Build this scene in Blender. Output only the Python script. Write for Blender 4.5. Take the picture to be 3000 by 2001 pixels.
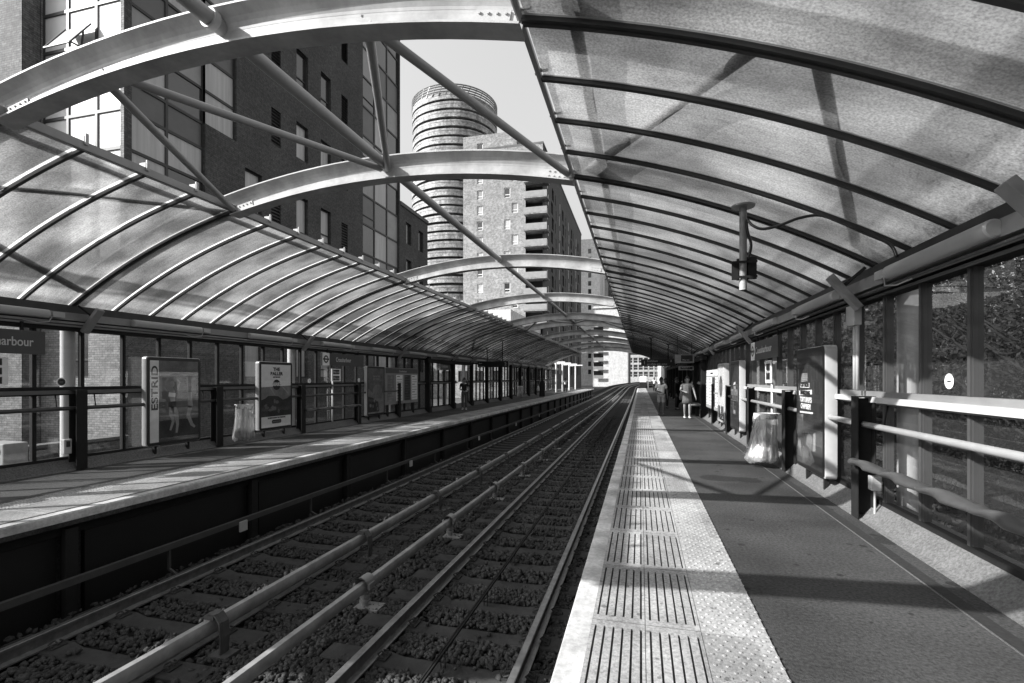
import bpy, math, random
import numpy as np
from mathutils import Vector, Matrix
random.seed(7); RNG = np.random.default_rng(11)
for o in list(bpy.data.objects): bpy.data.objects.remove(o)
S = bpy.context.scene; COL = S.collection
# ---------------------------------------------------------------- camera
cd = bpy.data.cameras.new('camera'); cam = bpy.data.objects.new('camera', cd); COL.objects.link(cam)
cd.sensor_width = 36; cd.lens = 17.4; cd.shift_y = 0.0355; cd.clip_end = 3000; cd.clip_start = 0.05
cam.location = (0, 0, 1.6); cam.rotation_euler = (math.radians(90), 0, math.radians(14.57))
S.camera = cam
# ---------------------------------------------------------------- light
SUN = Vector((1.41, 0.80, -1.0))           # direction the light travels
elev = math.atan2(1.0, math.hypot(SUN.x, SUN.y))
sl = bpy.data.lights.new('sun', 'SUN'); so = bpy.data.objects.new('sun', sl); COL.objects.link(so)
sl.energy = 5.0; sl.angle = math.radians(0.5); sl.color = (1, 0.995, 0.985)
so.rotation_euler = SUN.to_track_quat('-Z', 'Y').to_euler()
W = bpy.data.worlds.new('World'); S.world = W; W.use_nodes = True
nt = W.node_tree; bg = nt.nodes['Background']
sky = nt.nodes.new('ShaderNodeTexSky'); sky.sky_type = 'NISHITA'; sky.sun_disc = False
sky.sun_elevation = elev; sky.sun_rotation = math.atan2(-SUN.x, -SUN.y) % (2*math.pi)
sky.air_density = 2.0; sky.dust_density = 6.0; sky.ozone_density = 1.0
bw = nt.nodes.new('ShaderNodeSeparateColor')   # black and white film, most sensitive to blue
nt.links.new(sky.outputs[0], bw.inputs[0]); nt.links.new(bw.outputs[2], bg.inputs[0])
bg.inputs[1].default_value = 0.15
S.view_settings.view_transform = 'Standard'; S.view_settings.look = 'None'
S.view_settings.exposure = 0.8; S.view_settings.gamma = 1.0
S.render.engine = 'CYCLES'
S.cycles.max_bounces = 8; S.cycles.transparent_max_bounces = 24; S.cycles.diffuse_bounces = 4
S.cycles.caustics_reflective = False; S.cycles.caustics_refractive = False
# ---------------------------------------------------------------- helpers
ORG = {}
def tag(o, label=None, cat=None, group=None, kind=None):
    if label: o['label'] = label
    if cat: o['category'] = cat
    if group: o['group'] = group
    if kind: o['kind'] = kind
    return o
def thing(name, label, cat, loc, rz=0, group=None, local=False):
    o = bpy.data.objects.new(name, None); COL.objects.link(o); o.empty_display_size = .2
    o.location = loc; o.rotation_euler = (0, 0, rz)
    ORG[o] = Vector((0, 0, 0)) if local else Vector(loc)
    return tag(o, label, cat, group)
class MB:
    def __init__(s): s.v = []; s.f = []
    def add(s, vs, fs):
        n = len(s.v); s.v.extend([tuple(p) for p in vs]); s.f.extend([tuple(i+n for i in f) for f in fs]); return s
    def box(s, x0, x1, y0, y1, z0, z1):
        if x0 > x1: x0, x1 = x1, x0
        if y0 > y1: y0, y1 = y1, y0
        if z0 > z1: z0, z1 = z1, z0
        return s.add([(x0,y0,z0),(x1,y0,z0),(x1,y1,z0),(x0,y1,z0),(x0,y0,z1),(x1,y0,z1),(x1,y1,z1),(x0,y1,z1)],
              [(0,3,2,1),(4,5,6,7),(0,1,5,4),(1,2,6,5),(2,3,7,6),(3,0,4,7)])
    def bar(s, p0, p1, w, h, up=(0,0,1)):       # oriented box along p0-p1
        p0 = Vector(p0); p1 = Vector(p1); d = (p1-p0).normalized(); up = Vector(up)
        a = d.cross(up)
        if a.length < 1e-4: a = d.cross(Vector((0,1,0)))
        a.normalize(); b = a.cross(d).normalized(); a *= w/2; b *= h/2
        vs = [p0-a-b, p0+a-b, p0+a+b, p0-a+b, p1-a-b, p1+a-b, p1+a+b, p1-a+b]
        return s.add(vs, [(0,1,2,3),(7,6,5,4),(0,4,5,1),(1,5,6,2),(2,6,7,3),(3,7,4,0)])
    def path(s, pts, r, n=8, cap=True):         # tube along a polyline, r number or list
        pts = [Vector(p) for p in pts]; m = len(pts)
        rs = r if isinstance(r, (list, tuple)) else [r]*m
        up = Vector((0,0,1)); vs = []
        for i, p in enumerate(pts):
            d = (pts[min(i+1, m-1)] - pts[max(i-1, 0)]).normalized()
            if abs(d.dot(up)) > .95: up = Vector((0,1,0)) if abs(d.y) < .9 else Vector((1,0,0))
            a = d.cross(up).normalized(); b = a.cross(d).normalized()
            for k in range(n):
                t = 2*math.pi*k/n; vs.append(p + a*(rs[i]*math.cos(t)) + b*(rs[i]*math.sin(t)))
        fs = [(i*n+k, i*n+(k+1) % n, (i+1)*n+(k+1) % n, (i+1)*n+k) for i in range(m-1) for k in range(n)]
        if cap: fs += [tuple(range(n))[::-1], tuple(range((m-1)*n, m*n))]
        return s.add(vs, fs)
    def cyl(s, x, y, z0, z1, r, n=24, r2=None):
        return s.path([(x,y,z0),(x,y,z1)], [r, r if r2 is None else r2], n)
    def loft(s, rings, closed=True, cap=True):  # list of equal-length rings of points
        n = len(rings[0]); vs = [p for r in rings for p in r]
        fs = [(i*n+k, i*n+(k+1) % n, (i+1)*n+(k+1) % n, (i+1)*n+k) for i in range(len(rings)-1) for k in range(n if closed else n-1)]
        if cap and closed: fs += [tuple(range(n))[::-1], tuple(range((len(rings)-1)*n, len(rings)*n))]
        return s.add(vs, fs)
    def poly(s, pts): return s.add(pts, [tuple(range(len(pts)))])
    def build(s, name, m, parent=None, smooth=False, bevel=0, org=None, auto=False):
        me = bpy.data.meshes.new(name)
        off = ORG[parent] if parent is not None else Vector(org or (0,0,0))
        if off.length: vs = (np.array(s.v, dtype=float) - np.array(off)).tolist()
        else: vs = s.v
        me.from_pydata(vs, [], s.f); me.update(); me.materials.append(m)
        if smooth:
            me.polygons.foreach_set('use_smooth', [True]*len(me.polygons))
            if auto: me.set_sharp_from_angle(angle=math.radians(40))
        o = bpy.data.objects.new(name, me); COL.objects.link(o)
        if parent is not None: o.parent = parent; ORG[o] = ORG[parent]
        else: o.location = off; ORG[o] = Vector(off)
        if bevel:
            b = o.modifiers.new('bevel', 'BEVEL'); b.width = bevel; b.segments = 2; b.limit_method = 'ANGLE'
        return o
def big_mesh(name, verts, faces_tri, m, smooth=False):
    me = bpy.data.meshes.new(name); nv = len(verts); nf = len(faces_tri); k = faces_tri.shape[1]
    me.vertices.add(nv); me.vertices.foreach_set('co', verts.astype(np.float32).ravel())
    me.loops.add(nf*k); me.loops.foreach_set('vertex_index', faces_tri.astype(np.int32).ravel())
    me.polygons.add(nf); me.polygons.foreach_set('loop_start', np.arange(0, nf*k, k, dtype=np.int32))
    me.update(calc_edges=True); me.validate(); me.materials.append(m)
    return me
def text(body, org, side, size, m, parent, name='lettering', sx=1.0, align='LEFT', bold=0.0, rot=None):
    # side 'L': on the left wall reading towards +Y; 'R': right wall; 'F': facing the camera side (-Y)
    c = bpy.data.curves.new('t', 'FONT'); c.body = body; c.size = size; c.align_x = align; c.extrude = .0015; c.offset = bold
    t = bpy.data.objects.new('t', c); COL.objects.link(t)
    bpy.context.view_layer.update()
    me = bpy.data.meshes.new_from_object(t.evaluated_get(bpy.context.evaluated_depsgraph_get()))
    bpy.data.objects.remove(t)
    e = {'L': (math.pi/2, 0, math.pi/2), 'R': (math.pi/2, 0, -math.pi/2), 'F': (math.pi/2, 0, 0)}[side]
    M = Matrix.Translation(Vector(org) - ORG[parent]) @ Matrix.Rotation(e[2], 4, 'Z') @ Matrix.Rotation(e[0], 4, 'X')
    if rot: M = M @ Matrix.Rotation(rot, 4, 'Z')
    M = M @ Matrix.Diagonal((sx, 1, 1, 1))
    me.transform(M); me.materials.clear(); me.materials.append(m); me.name = name
    o = bpy.data.objects.new(name, me); COL.objects.link(o); o.parent = parent; ORG[o] = ORG[parent]
    return o
# ---------------------------------------------------------------- materials
def mat(name, v, rough=.6, spec=.4, var=.15, scale=3.0, bump=0.0, bscale=40.0, metal=0.0, var2=0.0, scale2=.4, stretch=None, coat=0.0):
    m = bpy.data.materials.new(name); m.use_nodes = True; n = m.node_tree.nodes; l = m.node_tree.links
    p = n['Principled BSDF']; p.inputs['Roughness'].default_value = rough
    p.inputs['Specular IOR Level'].default_value = spec; p.inputs['Metallic'].default_value = metal
    p.inputs['Coat Weight'].default_value = coat
    tc = n.new('ShaderNodeTexCoord'); mp = n.new('ShaderNodeMapping'); l.new(tc.outputs['Object'], mp.inputs[0])
    if stretch: mp.inputs['Scale'].default_value = stretch
    nz = n.new('ShaderNodeTexNoise'); nz.inputs['Scale'].default_value = scale; nz.inputs['Detail'].default_value = 6; nz.inputs['Roughness'].default_value = .65
    l.new(mp.outputs[0], nz.inputs['Vector'])
    mr = n.new('ShaderNodeMapRange'); l.new(nz.outputs[0], mr.inputs[0])
    mr.inputs[1].default_value = .3; mr.inputs[2].default_value = .7
    v = v*.87; mr.inputs[3].default_value = v*(1-var); mr.inputs[4].default_value = v*(1+var)
    out = mr.outputs[0]
    if var2:
        n2 = n.new('ShaderNodeTexNoise'); n2.inputs['Scale'].default_value = scale2; n2.inputs['Detail'].default_value = 4
        l.new(mp.outputs[0], n2.inputs['Vector'])
        m2 = n.new('ShaderNodeMapRange'); l.new(n2.outputs[0], m2.inputs[0]); m2.inputs[1].default_value = .35; m2.inputs[2].default_value = .65
        m2.inputs[3].default_value = 1-var2; m2.inputs[4].default_value = 1+var2*.5
        mu = n.new('ShaderNodeMath'); mu.operation = 'MULTIPLY'; l.new(out, mu.inputs[0]); l.new(m2.outputs[0], mu.inputs[1]); out = mu.outputs[0]
    cb = n.new('ShaderNodeCombineColor')
    for i in range(3): l.new(out, cb.inputs[i])
    l.new(cb.outputs[0], p.inputs['Base Color'])
    if bump:
        nb = n.new('ShaderNodeTexNoise'); nb.inputs['Scale'].default_value = bscale; nb.inputs['Detail'].default_value = 4
        l.new(mp.outputs[0], nb.inputs['Vector'])
        b = n.new('ShaderNodeBump'); b.inputs['Strength'].default_value = bump; b.inputs['Distance'].default_value = .01
        l.new(nb.outputs[0], b.inputs['Height']); l.new(b.outputs[0], p.inputs['Normal'])
    m['v'] = v
    return m
def brick(name, v1, v2, mortar, axis='Y', scale=1.0):
    m = bpy.data.materials.new(name); m.use_nodes = True; n = m.node_tree.nodes; l = m.node_tree.links
    p = n['Principled BSDF']; p.inputs['Roughness'].default_value = .85
    tc = n.new('ShaderNodeTexCoord'); sp = n.new('ShaderNodeSeparateXYZ'); l.new(tc.outputs['Object'], sp.inputs[0])
    ad = n.new('ShaderNodeMath'); ad.operation = 'ADD'; l.new(sp.outputs[0], ad.inputs[0]); l.new(sp.outputs[1], ad.inputs[1])
    cx = n.new('ShaderNodeCombineXYZ'); l.new(ad.outputs[0], cx.inputs[0]); l.new(sp.outputs[2], cx.inputs[1])
    b = n.new('ShaderNodeTexBrick'); l.new(cx.outputs[0], b.inputs['Vector'])
    b.inputs['Scale'].default_value = 1.0; b.inputs['Brick Width'].default_value = .225*scale; b.inputs['Row Height'].default_value = .075*scale
    b.inputs['Mortar Size'].default_value = .008*scale; b.inputs['Color1'].default_value = (v1,)*3+(1,); b.inputs['Color2'].default_value = (v2,)*3+(1,); b.inputs['Mortar'].default_value = (mortar,)*3+(1,)
    nz = n.new('ShaderNodeTexNoise'); nz.inputs['Scale'].default_value = .5; nz.inputs['Detail'].default_value = 5; l.new(tc.outputs['Object'], nz.inputs[0])
    mr = n.new('ShaderNodeMapRange'); l.new(nz.outputs[0], mr.inputs[0]); mr.inputs[1].default_value = .3; mr.inputs[2].default_value = .7; mr.inputs[3].default_value = .75; mr.inputs[4].default_value = 1.2
    mx = n.new('ShaderNodeMix'); mx.data_type = 'RGBA'; mx.blend_type = 'MULTIPLY'; mx.inputs[0].default_value = 1
    l.new(b.outputs[0], mx.inputs[6]); l.new(mr.outputs[0], mx.inputs[7]); l.new(mx.outputs[2], p.inputs['Base Color'])
    return m
def schlick(n, l, f0=.04, k=1.0):
    g = n.new('ShaderNodeNewGeometry'); d = n.new('ShaderNodeVectorMath'); d.operation = 'DOT_PRODUCT'; l.new(g.outputs['Normal'], d.inputs[0]); l.new(g.outputs['Incoming'], d.inputs[1])
    a = n.new('ShaderNodeMath'); a.operation = 'ABSOLUTE'; l.new(d.outputs['Value'], a.inputs[0])
    b = n.new('ShaderNodeMath'); b.operation = 'SUBTRACT'; b.inputs[0].default_value = 1; l.new(a.outputs[0], b.inputs[1]); b.use_clamp = True
    c = n.new('ShaderNodeMath'); c.operation = 'POWER'; c.inputs[1].default_value = 5; l.new(b.outputs[0], c.inputs[0])
    e = n.new('ShaderNodeMath'); e.operation = 'MULTIPLY_ADD'; e.inputs[1].default_value = (1-f0)*k; e.inputs[2].default_value = f0*k; l.new(c.outputs[0], e.inputs[0])
    return e.outputs[0]
def glassmat(name, tint=.9, refl=.5, rough=.01, dirt=.03):
    m = bpy.data.materials.new(name); m.use_nodes = True; n = m.node_tree.nodes; l = m.node_tree.links
    n.remove(n['Principled BSDF']); out = n['Material Output']
    tr = n.new('ShaderNodeBsdfTransparent'); tr.inputs[0].default_value = (tint,)*3+(1,)
    gl = n.new('ShaderNodeBsdfGlossy'); gl.inputs['Roughness'].default_value = rough; gl.inputs[0].default_value = (.95,.95,.95,1)
    mx = n.new('ShaderNodeMixShader'); l.new(schlick(n, l, .08, refl*2), mx.inputs[0]); l.new(tr.outputs[0], mx.inputs[1]); l.new(gl.outputs[0], mx.inputs[2])
    df = n.new('ShaderNodeBsdfDiffuse'); df.inputs[0].default_value = (.5,.5,.5,1)
    m2 = n.new('ShaderNodeMixShader'); m2.inputs[0].default_value = dirt
    l.new(mx.outputs[0], m2.inputs[1]); l.new(df.outputs[0], m2.inputs[2]); l.new(m2.outputs[0], out.inputs[0])
    return m
def sheetmat(name, sgn):
    m = bpy.data.materials.new(name); m.use_nodes = True; n = m.node_tree.nodes; l = m.node_tree.links
    n.remove(n['Principled BSDF']); out = n['Material Output']
    tc = n.new('ShaderNodeTexCoord'); mp = n.new('ShaderNodeMapping'); mp.inputs['Scale'].default_value = (1, 1.6, 1); l.new(tc.outputs['Object'], mp.inputs[0])
    nz = n.new('ShaderNodeTexNoise'); nz.inputs['Scale'].default_value = .9; nz.inputs['Detail'].default_value = 5; nz.inputs['Roughness'].default_value = .5; nz.inputs['Distortion'].default_value = .15; l.new(mp.outputs[0], nz.inputs[0])
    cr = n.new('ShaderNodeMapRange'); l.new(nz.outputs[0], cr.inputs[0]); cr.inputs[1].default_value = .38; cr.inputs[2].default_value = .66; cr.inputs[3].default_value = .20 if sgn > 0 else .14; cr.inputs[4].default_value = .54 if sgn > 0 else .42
    n3 = n.new('ShaderNodeTexNoise'); n3.inputs['Scale'].default_value = 60; n3.inputs['Detail'].default_value = 2; l.new(tc.outputs['Object'], n3.inputs[0])
    c3 = n.new('ShaderNodeMapRange'); l.new(n3.outputs[0], c3.inputs[0]); c3.inputs[1].default_value = .3; c3.inputs[2].default_value = .7; c3.inputs[3].default_value = .68; c3.inputs[4].default_value = 1.32
    mu0 = n.new('ShaderNodeMath'); mu0.operation = 'MULTIPLY'; l.new(cr.outputs[0], mu0.inputs[0]); l.new(c3.outputs[0], mu0.inputs[1])
    # thin dirt runs washed down the curve of the sheets
    mp2 = n.new('ShaderNodeMapping'); mp2.inputs['Scale'].default_value = (.45, 14, .45); l.new(tc.outputs['Object'], mp2.inputs[0])
    n6 = n.new('ShaderNodeTexNoise'); n6.inputs['Scale'].default_value = 1.6; n6.inputs['Detail'].default_value = 6; n6.inputs['Roughness'].default_value = .7; l.new(mp2.outputs[0], n6.inputs[0])
    c6 = n.new('ShaderNodeMapRange'); l.new(n6.outputs[0], c6.inputs[0]); c6.inputs[1].default_value = .32; c6.inputs[2].default_value = .62; c6.inputs[3].default_value = .86; c6.inputs[4].default_value = 1.07
    mu1 = n.new('ShaderNodeMath'); mu1.operation = 'MULTIPLY'; l.new(mu0.outputs[0], mu1.inputs[0]); l.new(c6.outputs[0], mu1.inputs[1]); mu0 = mu1
    # darker and lighter bands along the lower part of the sheets
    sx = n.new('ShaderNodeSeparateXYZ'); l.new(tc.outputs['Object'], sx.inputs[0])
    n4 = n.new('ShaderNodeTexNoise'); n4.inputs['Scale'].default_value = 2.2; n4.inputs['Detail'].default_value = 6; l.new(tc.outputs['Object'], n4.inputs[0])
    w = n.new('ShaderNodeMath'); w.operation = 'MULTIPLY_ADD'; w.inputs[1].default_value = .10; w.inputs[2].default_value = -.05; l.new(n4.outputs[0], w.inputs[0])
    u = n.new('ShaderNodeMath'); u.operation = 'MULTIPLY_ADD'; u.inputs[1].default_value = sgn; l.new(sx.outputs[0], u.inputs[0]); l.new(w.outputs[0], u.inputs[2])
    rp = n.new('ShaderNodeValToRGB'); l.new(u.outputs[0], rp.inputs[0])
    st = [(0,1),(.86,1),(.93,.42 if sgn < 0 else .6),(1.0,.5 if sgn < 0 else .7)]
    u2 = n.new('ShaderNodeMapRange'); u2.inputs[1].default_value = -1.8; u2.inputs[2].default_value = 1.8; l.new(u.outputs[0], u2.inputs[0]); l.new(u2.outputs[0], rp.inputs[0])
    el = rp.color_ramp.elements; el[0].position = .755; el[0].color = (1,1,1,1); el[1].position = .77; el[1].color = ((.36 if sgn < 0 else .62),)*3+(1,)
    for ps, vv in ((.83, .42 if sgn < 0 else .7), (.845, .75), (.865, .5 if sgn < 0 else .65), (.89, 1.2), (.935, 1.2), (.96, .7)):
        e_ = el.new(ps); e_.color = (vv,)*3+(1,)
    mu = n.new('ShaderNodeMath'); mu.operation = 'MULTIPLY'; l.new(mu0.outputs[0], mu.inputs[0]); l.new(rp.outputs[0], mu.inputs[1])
    tl = n.new('ShaderNodeBsdfTranslucent'); l.new(mu.outputs[0], tl.inputs[0])
    df = n.new('ShaderNodeBsdfDiffuse'); df.inputs[0].default_value = (.35,.35,.35,1)
    gl = n.new('ShaderNodeBsdfGlossy'); gl.inputs['Roughness'].default_value = .16; gl.inputs[0].default_value = (.9,.9,.9,1)
    tr = n.new('ShaderNodeBsdfTransparent'); tr.inputs[0].default_value = (.85,.85,.85,1)
    rf = n.new('ShaderNodeBsdfRefraction'); rf.inputs['IOR'].default_value = 1.02; rf.inputs['Roughness'].default_value = .42
    m5 = n.new('ShaderNodeMath'); m5.operation = 'MULTIPLY'; m5.inputs[1].default_value = 1.35; l.new(mu.outputs[0], m5.inputs[0]); l.new(m5.outputs[0], rf.inputs[0])
    a0 = n.new('ShaderNodeMixShader'); a0.inputs[0].default_value = .12; l.new(tl.outputs[0], a0.inputs[1]); l.new(df.outputs[0], a0.inputs[2])
    a = n.new('ShaderNodeMixShader'); a.inputs[0].default_value = .5; l.new(a0.outputs[0], a.inputs[1]); l.new(rf.outputs[0], a.inputs[2])
    b = n.new('ShaderNodeMixShader'); b.inputs[0].default_value = .08; l.new(a.outputs[0], b.inputs[1]); l.new(tr.outputs[0], b.inputs[2])
    c = n.new('ShaderNodeMixShader'); l.new(schlick(n, l, .04, .8), c.inputs[0]); l.new(b.outputs[0], c.inputs[1]); l.new(gl.outputs[0], c.inputs[2])
    l.new(c.outputs[0], out.inputs[0])
    return m
def leafmat(name, v=.06):
    m = mat(name, v, .7, .15, .6, 5.0); n = m.node_tree.nodes; l = m.node_tree.links
    p = n['Principled BSDF']; tl = n.new('ShaderNodeBsdfTranslucent'); tl.inputs[0].default_value = (v*1.3,)*3+(1,)
    mx = n.new('ShaderNodeMixShader'); mx.inputs[0].default_value = .25; l.new(p.outputs[0], mx.inputs[1]); l.new(tl.outputs[0], mx.inputs[2]); l.new(mx.outputs[0], n['Material Output'].inputs[0])
    return m
M = dict(
 asphalt=mat('asphalt', .050, .85, .3, .38, 110, .5, 160, var2=.30, scale2=1.1),
 tactile=mat('tactile_concrete', .38, .8, .3, .42, 48, .3, 120, var2=.28, scale2=1.3),
 nosing=mat('nosing_white_paint', .58, .7, .3, .25, 25, .2, 80, var2=.35, scale2=2.5),
 kerb=mat('kerb_concrete', .15, .85, .3, .45, 40, .3, 90, var2=.2, scale2=1.0),
 channel=mat('drain_channel', .035, .8, .3, .3, 30),
 concrete=mat('concrete', .16, .85, .3, .25, 6, .3, 40, var2=.25),
 cablegrey=mat('cable_rail_paint', .06, .6, .4, .2, 5),
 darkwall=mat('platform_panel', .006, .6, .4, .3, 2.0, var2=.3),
 sleeper=mat('sleeper_concrete', .05, .85, .3, .25, 12, .4, 60, var2=.2, scale2=2),
 stone=mat('ballast_stone', .05, .85, .3, .6, 9, .3, 60),
 ballastbed=mat('ballast_bed', .012, .95, .2, .6, 30, 1.0, 28),
 rail=mat('rail_steel', .28, .3, .5, .3, 10, metal=.7),
 railside=mat('rusty_rail', .04, .8, .3, .3, 10),
 cond=mat('conductor_cover', .30, .30, .5, .2, 6, var2=.2, scale2=3),
 bracket=mat('bracket_resin', .07, .6, .4, .25, 12),
 steelwhite=mat('white_steel', .42, .5, .4, .12, 14, var2=.28, scale2=2.2),
 tubesteel=mat('tube_steel', .30, .4, .5, .08, 4, var2=.12), tubeshaded=mat('handrail_tube_shaded', .04, .4, .5, .1, 4), sillshaded=mat('sill_rail_shaded', .11, .45, .5, .1, 4),
 steelgrey=mat('grey_steel', .26, .4, .5, .12, 4, var2=.15),
 steeldark=mat('dark_steel', .022, .75, .15, .2, 5),
 mullion=mat('mullion_paint', .075, .45, .5, .1, 5),
 ribs=mat('rib_steel', .05, .5, .4, .2, 5),
 lampwhite=mat('lamp_housing', .48, .4, .5, .07, 5, var2=.15),
 colwhite=mat('column_paint', .62, .45, .5, .05, 3, var2=.1),
 pipe=mat('handrail_tube', .33, .35, .5, .1, 5),
 perch=mat('perch_metal', .07, .35, .5, .1, 5),
 black=mat('black_paint', .012, .35, .5, .2, 5),
 paper=mat('poster_paper', .80, .5, .4, .08, 8),
 papergrey=mat('poster_grey', .22, .4, .4, .25, 4, var2=.3, scale2=2),
 rib_highlight=mat('painted_rib_highlight', .9, .5, .3, .1, 3), papermid=mat('poster_mid', .13, .4, .4, .35, 5, var2=.3, scale2=3),
 paperdark=mat('poster_dark', .035, .35, .4, .5, 4, var2=.4, scale2=3),
 signblue=mat('sign_panel', .06, .4, .5, .1, 3),
 signtext=mat('sign_text', .6, .5, .4, .02, 3),
 ground=mat('ground', .12, .9, .2, .3, .3, var2=.3, scale2=.05),
 road=mat('road', .07, .9, .2, .3, 2),
 brickdark=brick('brick_side_shaded', .055, .08, .04),
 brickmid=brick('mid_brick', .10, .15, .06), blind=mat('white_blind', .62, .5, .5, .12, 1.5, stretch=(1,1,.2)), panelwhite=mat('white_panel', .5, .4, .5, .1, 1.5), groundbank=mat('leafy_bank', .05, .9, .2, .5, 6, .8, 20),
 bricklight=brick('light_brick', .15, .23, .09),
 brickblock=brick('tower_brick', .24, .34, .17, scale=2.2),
 winframe=mat('window_frame', .04, .5, .4, .1, 3),
 winwhite=mat('window_white', .7, .5, .4, .05, 3),
 winglass=mat('window_glass', .05, .08, .8, .3, .6),
 curtain=mat('window_blind', .45, .3, .5, .25, .8, stretch=(1,6,.3)),
 panel=mat('facade_panel', .10, .4, .5, .15, 1.5),
 panellight=mat('facade_panel_light', .30, .4, .5, .15, 1.5),
 white=mat('render_white', .75, .7, .3, .06, .5),
 offwhite=mat('render_offwhite', .5, .7, .3, .12, .7),
 towerband=mat('balcony_band', .40, .6, .3, .45, .5, stretch=(1,1,.35), var2=.2, scale2=.15),
 towercore=mat('tower_core', .07, .3, .6, .8, 1.2, stretch=(1,1,.15)),
 bark=mat('bark', .02, .9, .2, .3, 8, .6, 20),
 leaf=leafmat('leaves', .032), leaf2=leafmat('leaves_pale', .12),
clearglass=glassmat('poster_glass', .97, .35, .01, .01), glass=glassmat('screen_glass', .86, .5, .01, .035),
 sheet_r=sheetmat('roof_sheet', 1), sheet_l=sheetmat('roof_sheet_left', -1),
 bag=None,
 skin1=mat('skin', .30, .5, .4, .06, 8), skin2=mat('skin_dark', .10, .5, .4, .06, 8), hair=mat('hair', .02, .5, .4, .2, 20),
 cwhite=mat('cloth_white', .82, .8, .2, .08, 9, .3, 30), cdark=mat('cloth_dark', .025, .85, .2, .2, 9, .3, 30), cmid=mat('cloth_mid', .11, .8, .2, .15, 9, .3, 30), clight=mat('cloth_light', .30, .8, .2, .15, 9, .3, 30),
)
def bagmat():
    m = bpy.data.materials.new('clear_plastic'); m.use_nodes = True; n = m.node_tree.nodes; l = m.node_tree.links
    n.remove(n['Principled BSDF']); out = n['Material Output']
    tr = n.new('ShaderNodeBsdfTransparent'); tr.inputs[0].default_value = (.92,)*3+(1,)
    tl = n.new('ShaderNodeBsdfTranslucent'); tl.inputs[0].default_value = (.6,)*3+(1,)
    df = n.new('ShaderNodeBsdfDiffuse'); df.inputs[0].default_value = (.6,)*3+(1,)
    gl = n.new('ShaderNodeBsdfGlossy'); gl.inputs['Roughness'].default_value = .12
    tc = n.new('ShaderNodeTexCoord'); mp = n.new('ShaderNodeMapping'); mp.inputs['Scale'].default_value = (9, 9, 1.6); l.new(tc.outputs['Object'], mp.inputs[0])
    nz = n.new('ShaderNodeTexNoise'); nz.inputs['Scale'].default_value = 2.5; nz.inputs['Detail'].default_value = 5; l.new(mp.outputs[0], nz.inputs[0])
    b = n.new('ShaderNodeBump'); b.inputs['Strength'].default_value = .9; b.inputs['Distance'].default_value = .03; l.new(nz.outputs[0], b.inputs['Height'])
    for x in (tl, df, gl): l.new(b.outputs[0], x.inputs['Normal'])
    a = n.new('ShaderNodeMixShader'); a.inputs[0].default_value = .5; l.new(tl.outputs[0], a.inputs[1]); l.new(df.outputs[0], a.inputs[2])
    g = n.new('ShaderNodeMixShader'); g.inputs[0].default_value = .2; l.new(a.outputs[0], g.inputs[1]); l.new(gl.outputs[0], g.inputs[2])
    mr = n.new('ShaderNodeMapRange'); l.new(nz.outputs[0], mr.inputs[0]); mr.inputs[1].default_value = .35; mr.inputs[2].default_value = .65; mr.inputs[3].default_value = .35; mr.inputs[4].default_value = .85
    c = n.new('ShaderNodeMixShader'); l.new(mr.outputs[0], c.inputs[0]); l.new(tr.outputs[0], c.inputs[1]); l.new(g.outputs[0], c.inputs[2]); l.new(c.outputs[0], out.inputs[0])
    return m
M['bag'] = bagmat()
_n = M['rib_highlight'].node_tree.nodes; _l = M['rib_highlight'].node_tree.links; _t = _n.new('ShaderNodeBsdfTranslucent'); _t.inputs[0].default_value = (.62,.62,.62,1); _x = _n.new('ShaderNodeMixShader'); _x.inputs[0].default_value = .8
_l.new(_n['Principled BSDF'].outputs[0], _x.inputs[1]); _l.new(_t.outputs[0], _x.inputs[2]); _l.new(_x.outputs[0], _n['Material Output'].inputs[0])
def add_speckle(m, scale, lo, hi):
    n = m.node_tree.nodes; l = m.node_tree.links; p = n['Principled BSDF']; src = p.inputs['Base Color'].links[0].from_socket
    tc = n.new('ShaderNodeTexCoord'); z = n.new('ShaderNodeTexNoise'); z.inputs['Scale'].default_value = scale; z.inputs['Detail'].default_value = 3; z.inputs['Roughness'].default_value = .8; l.new(tc.outputs['Object'], z.inputs['Vector'])
    r = n.new('ShaderNodeMapRange'); l.new(z.outputs[0], r.inputs[0]); r.inputs[1].default_value = .35; r.inputs[2].default_value = .65; r.inputs[3].default_value = lo; r.inputs[4].default_value = hi
    mx = n.new('ShaderNodeMix'); mx.data_type = 'RGBA'; mx.blend_type = 'MULTIPLY'; mx.inputs[0].default_value = 1; l.new(src, mx.inputs[6]); l.new(r.outputs[0], mx.inputs[7]); l.new(mx.outputs[2], p.inputs['Base Color'])
add_speckle(M['brickblock'], 2.2, .6, 1.3); add_speckle(M['towerband'], 1.4, .45, 1.4); add_speckle(M['brickdark'], 9, .6, 1.5); add_speckle(M['brickmid'], 7, .6, 1.4); add_speckle(M['bricklight'], 7, .65, 1.3); add_speckle(M['white'], 1.2, .75, 1.1); add_speckle(M['offwhite'], 1.2, .7, 1.2)
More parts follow.
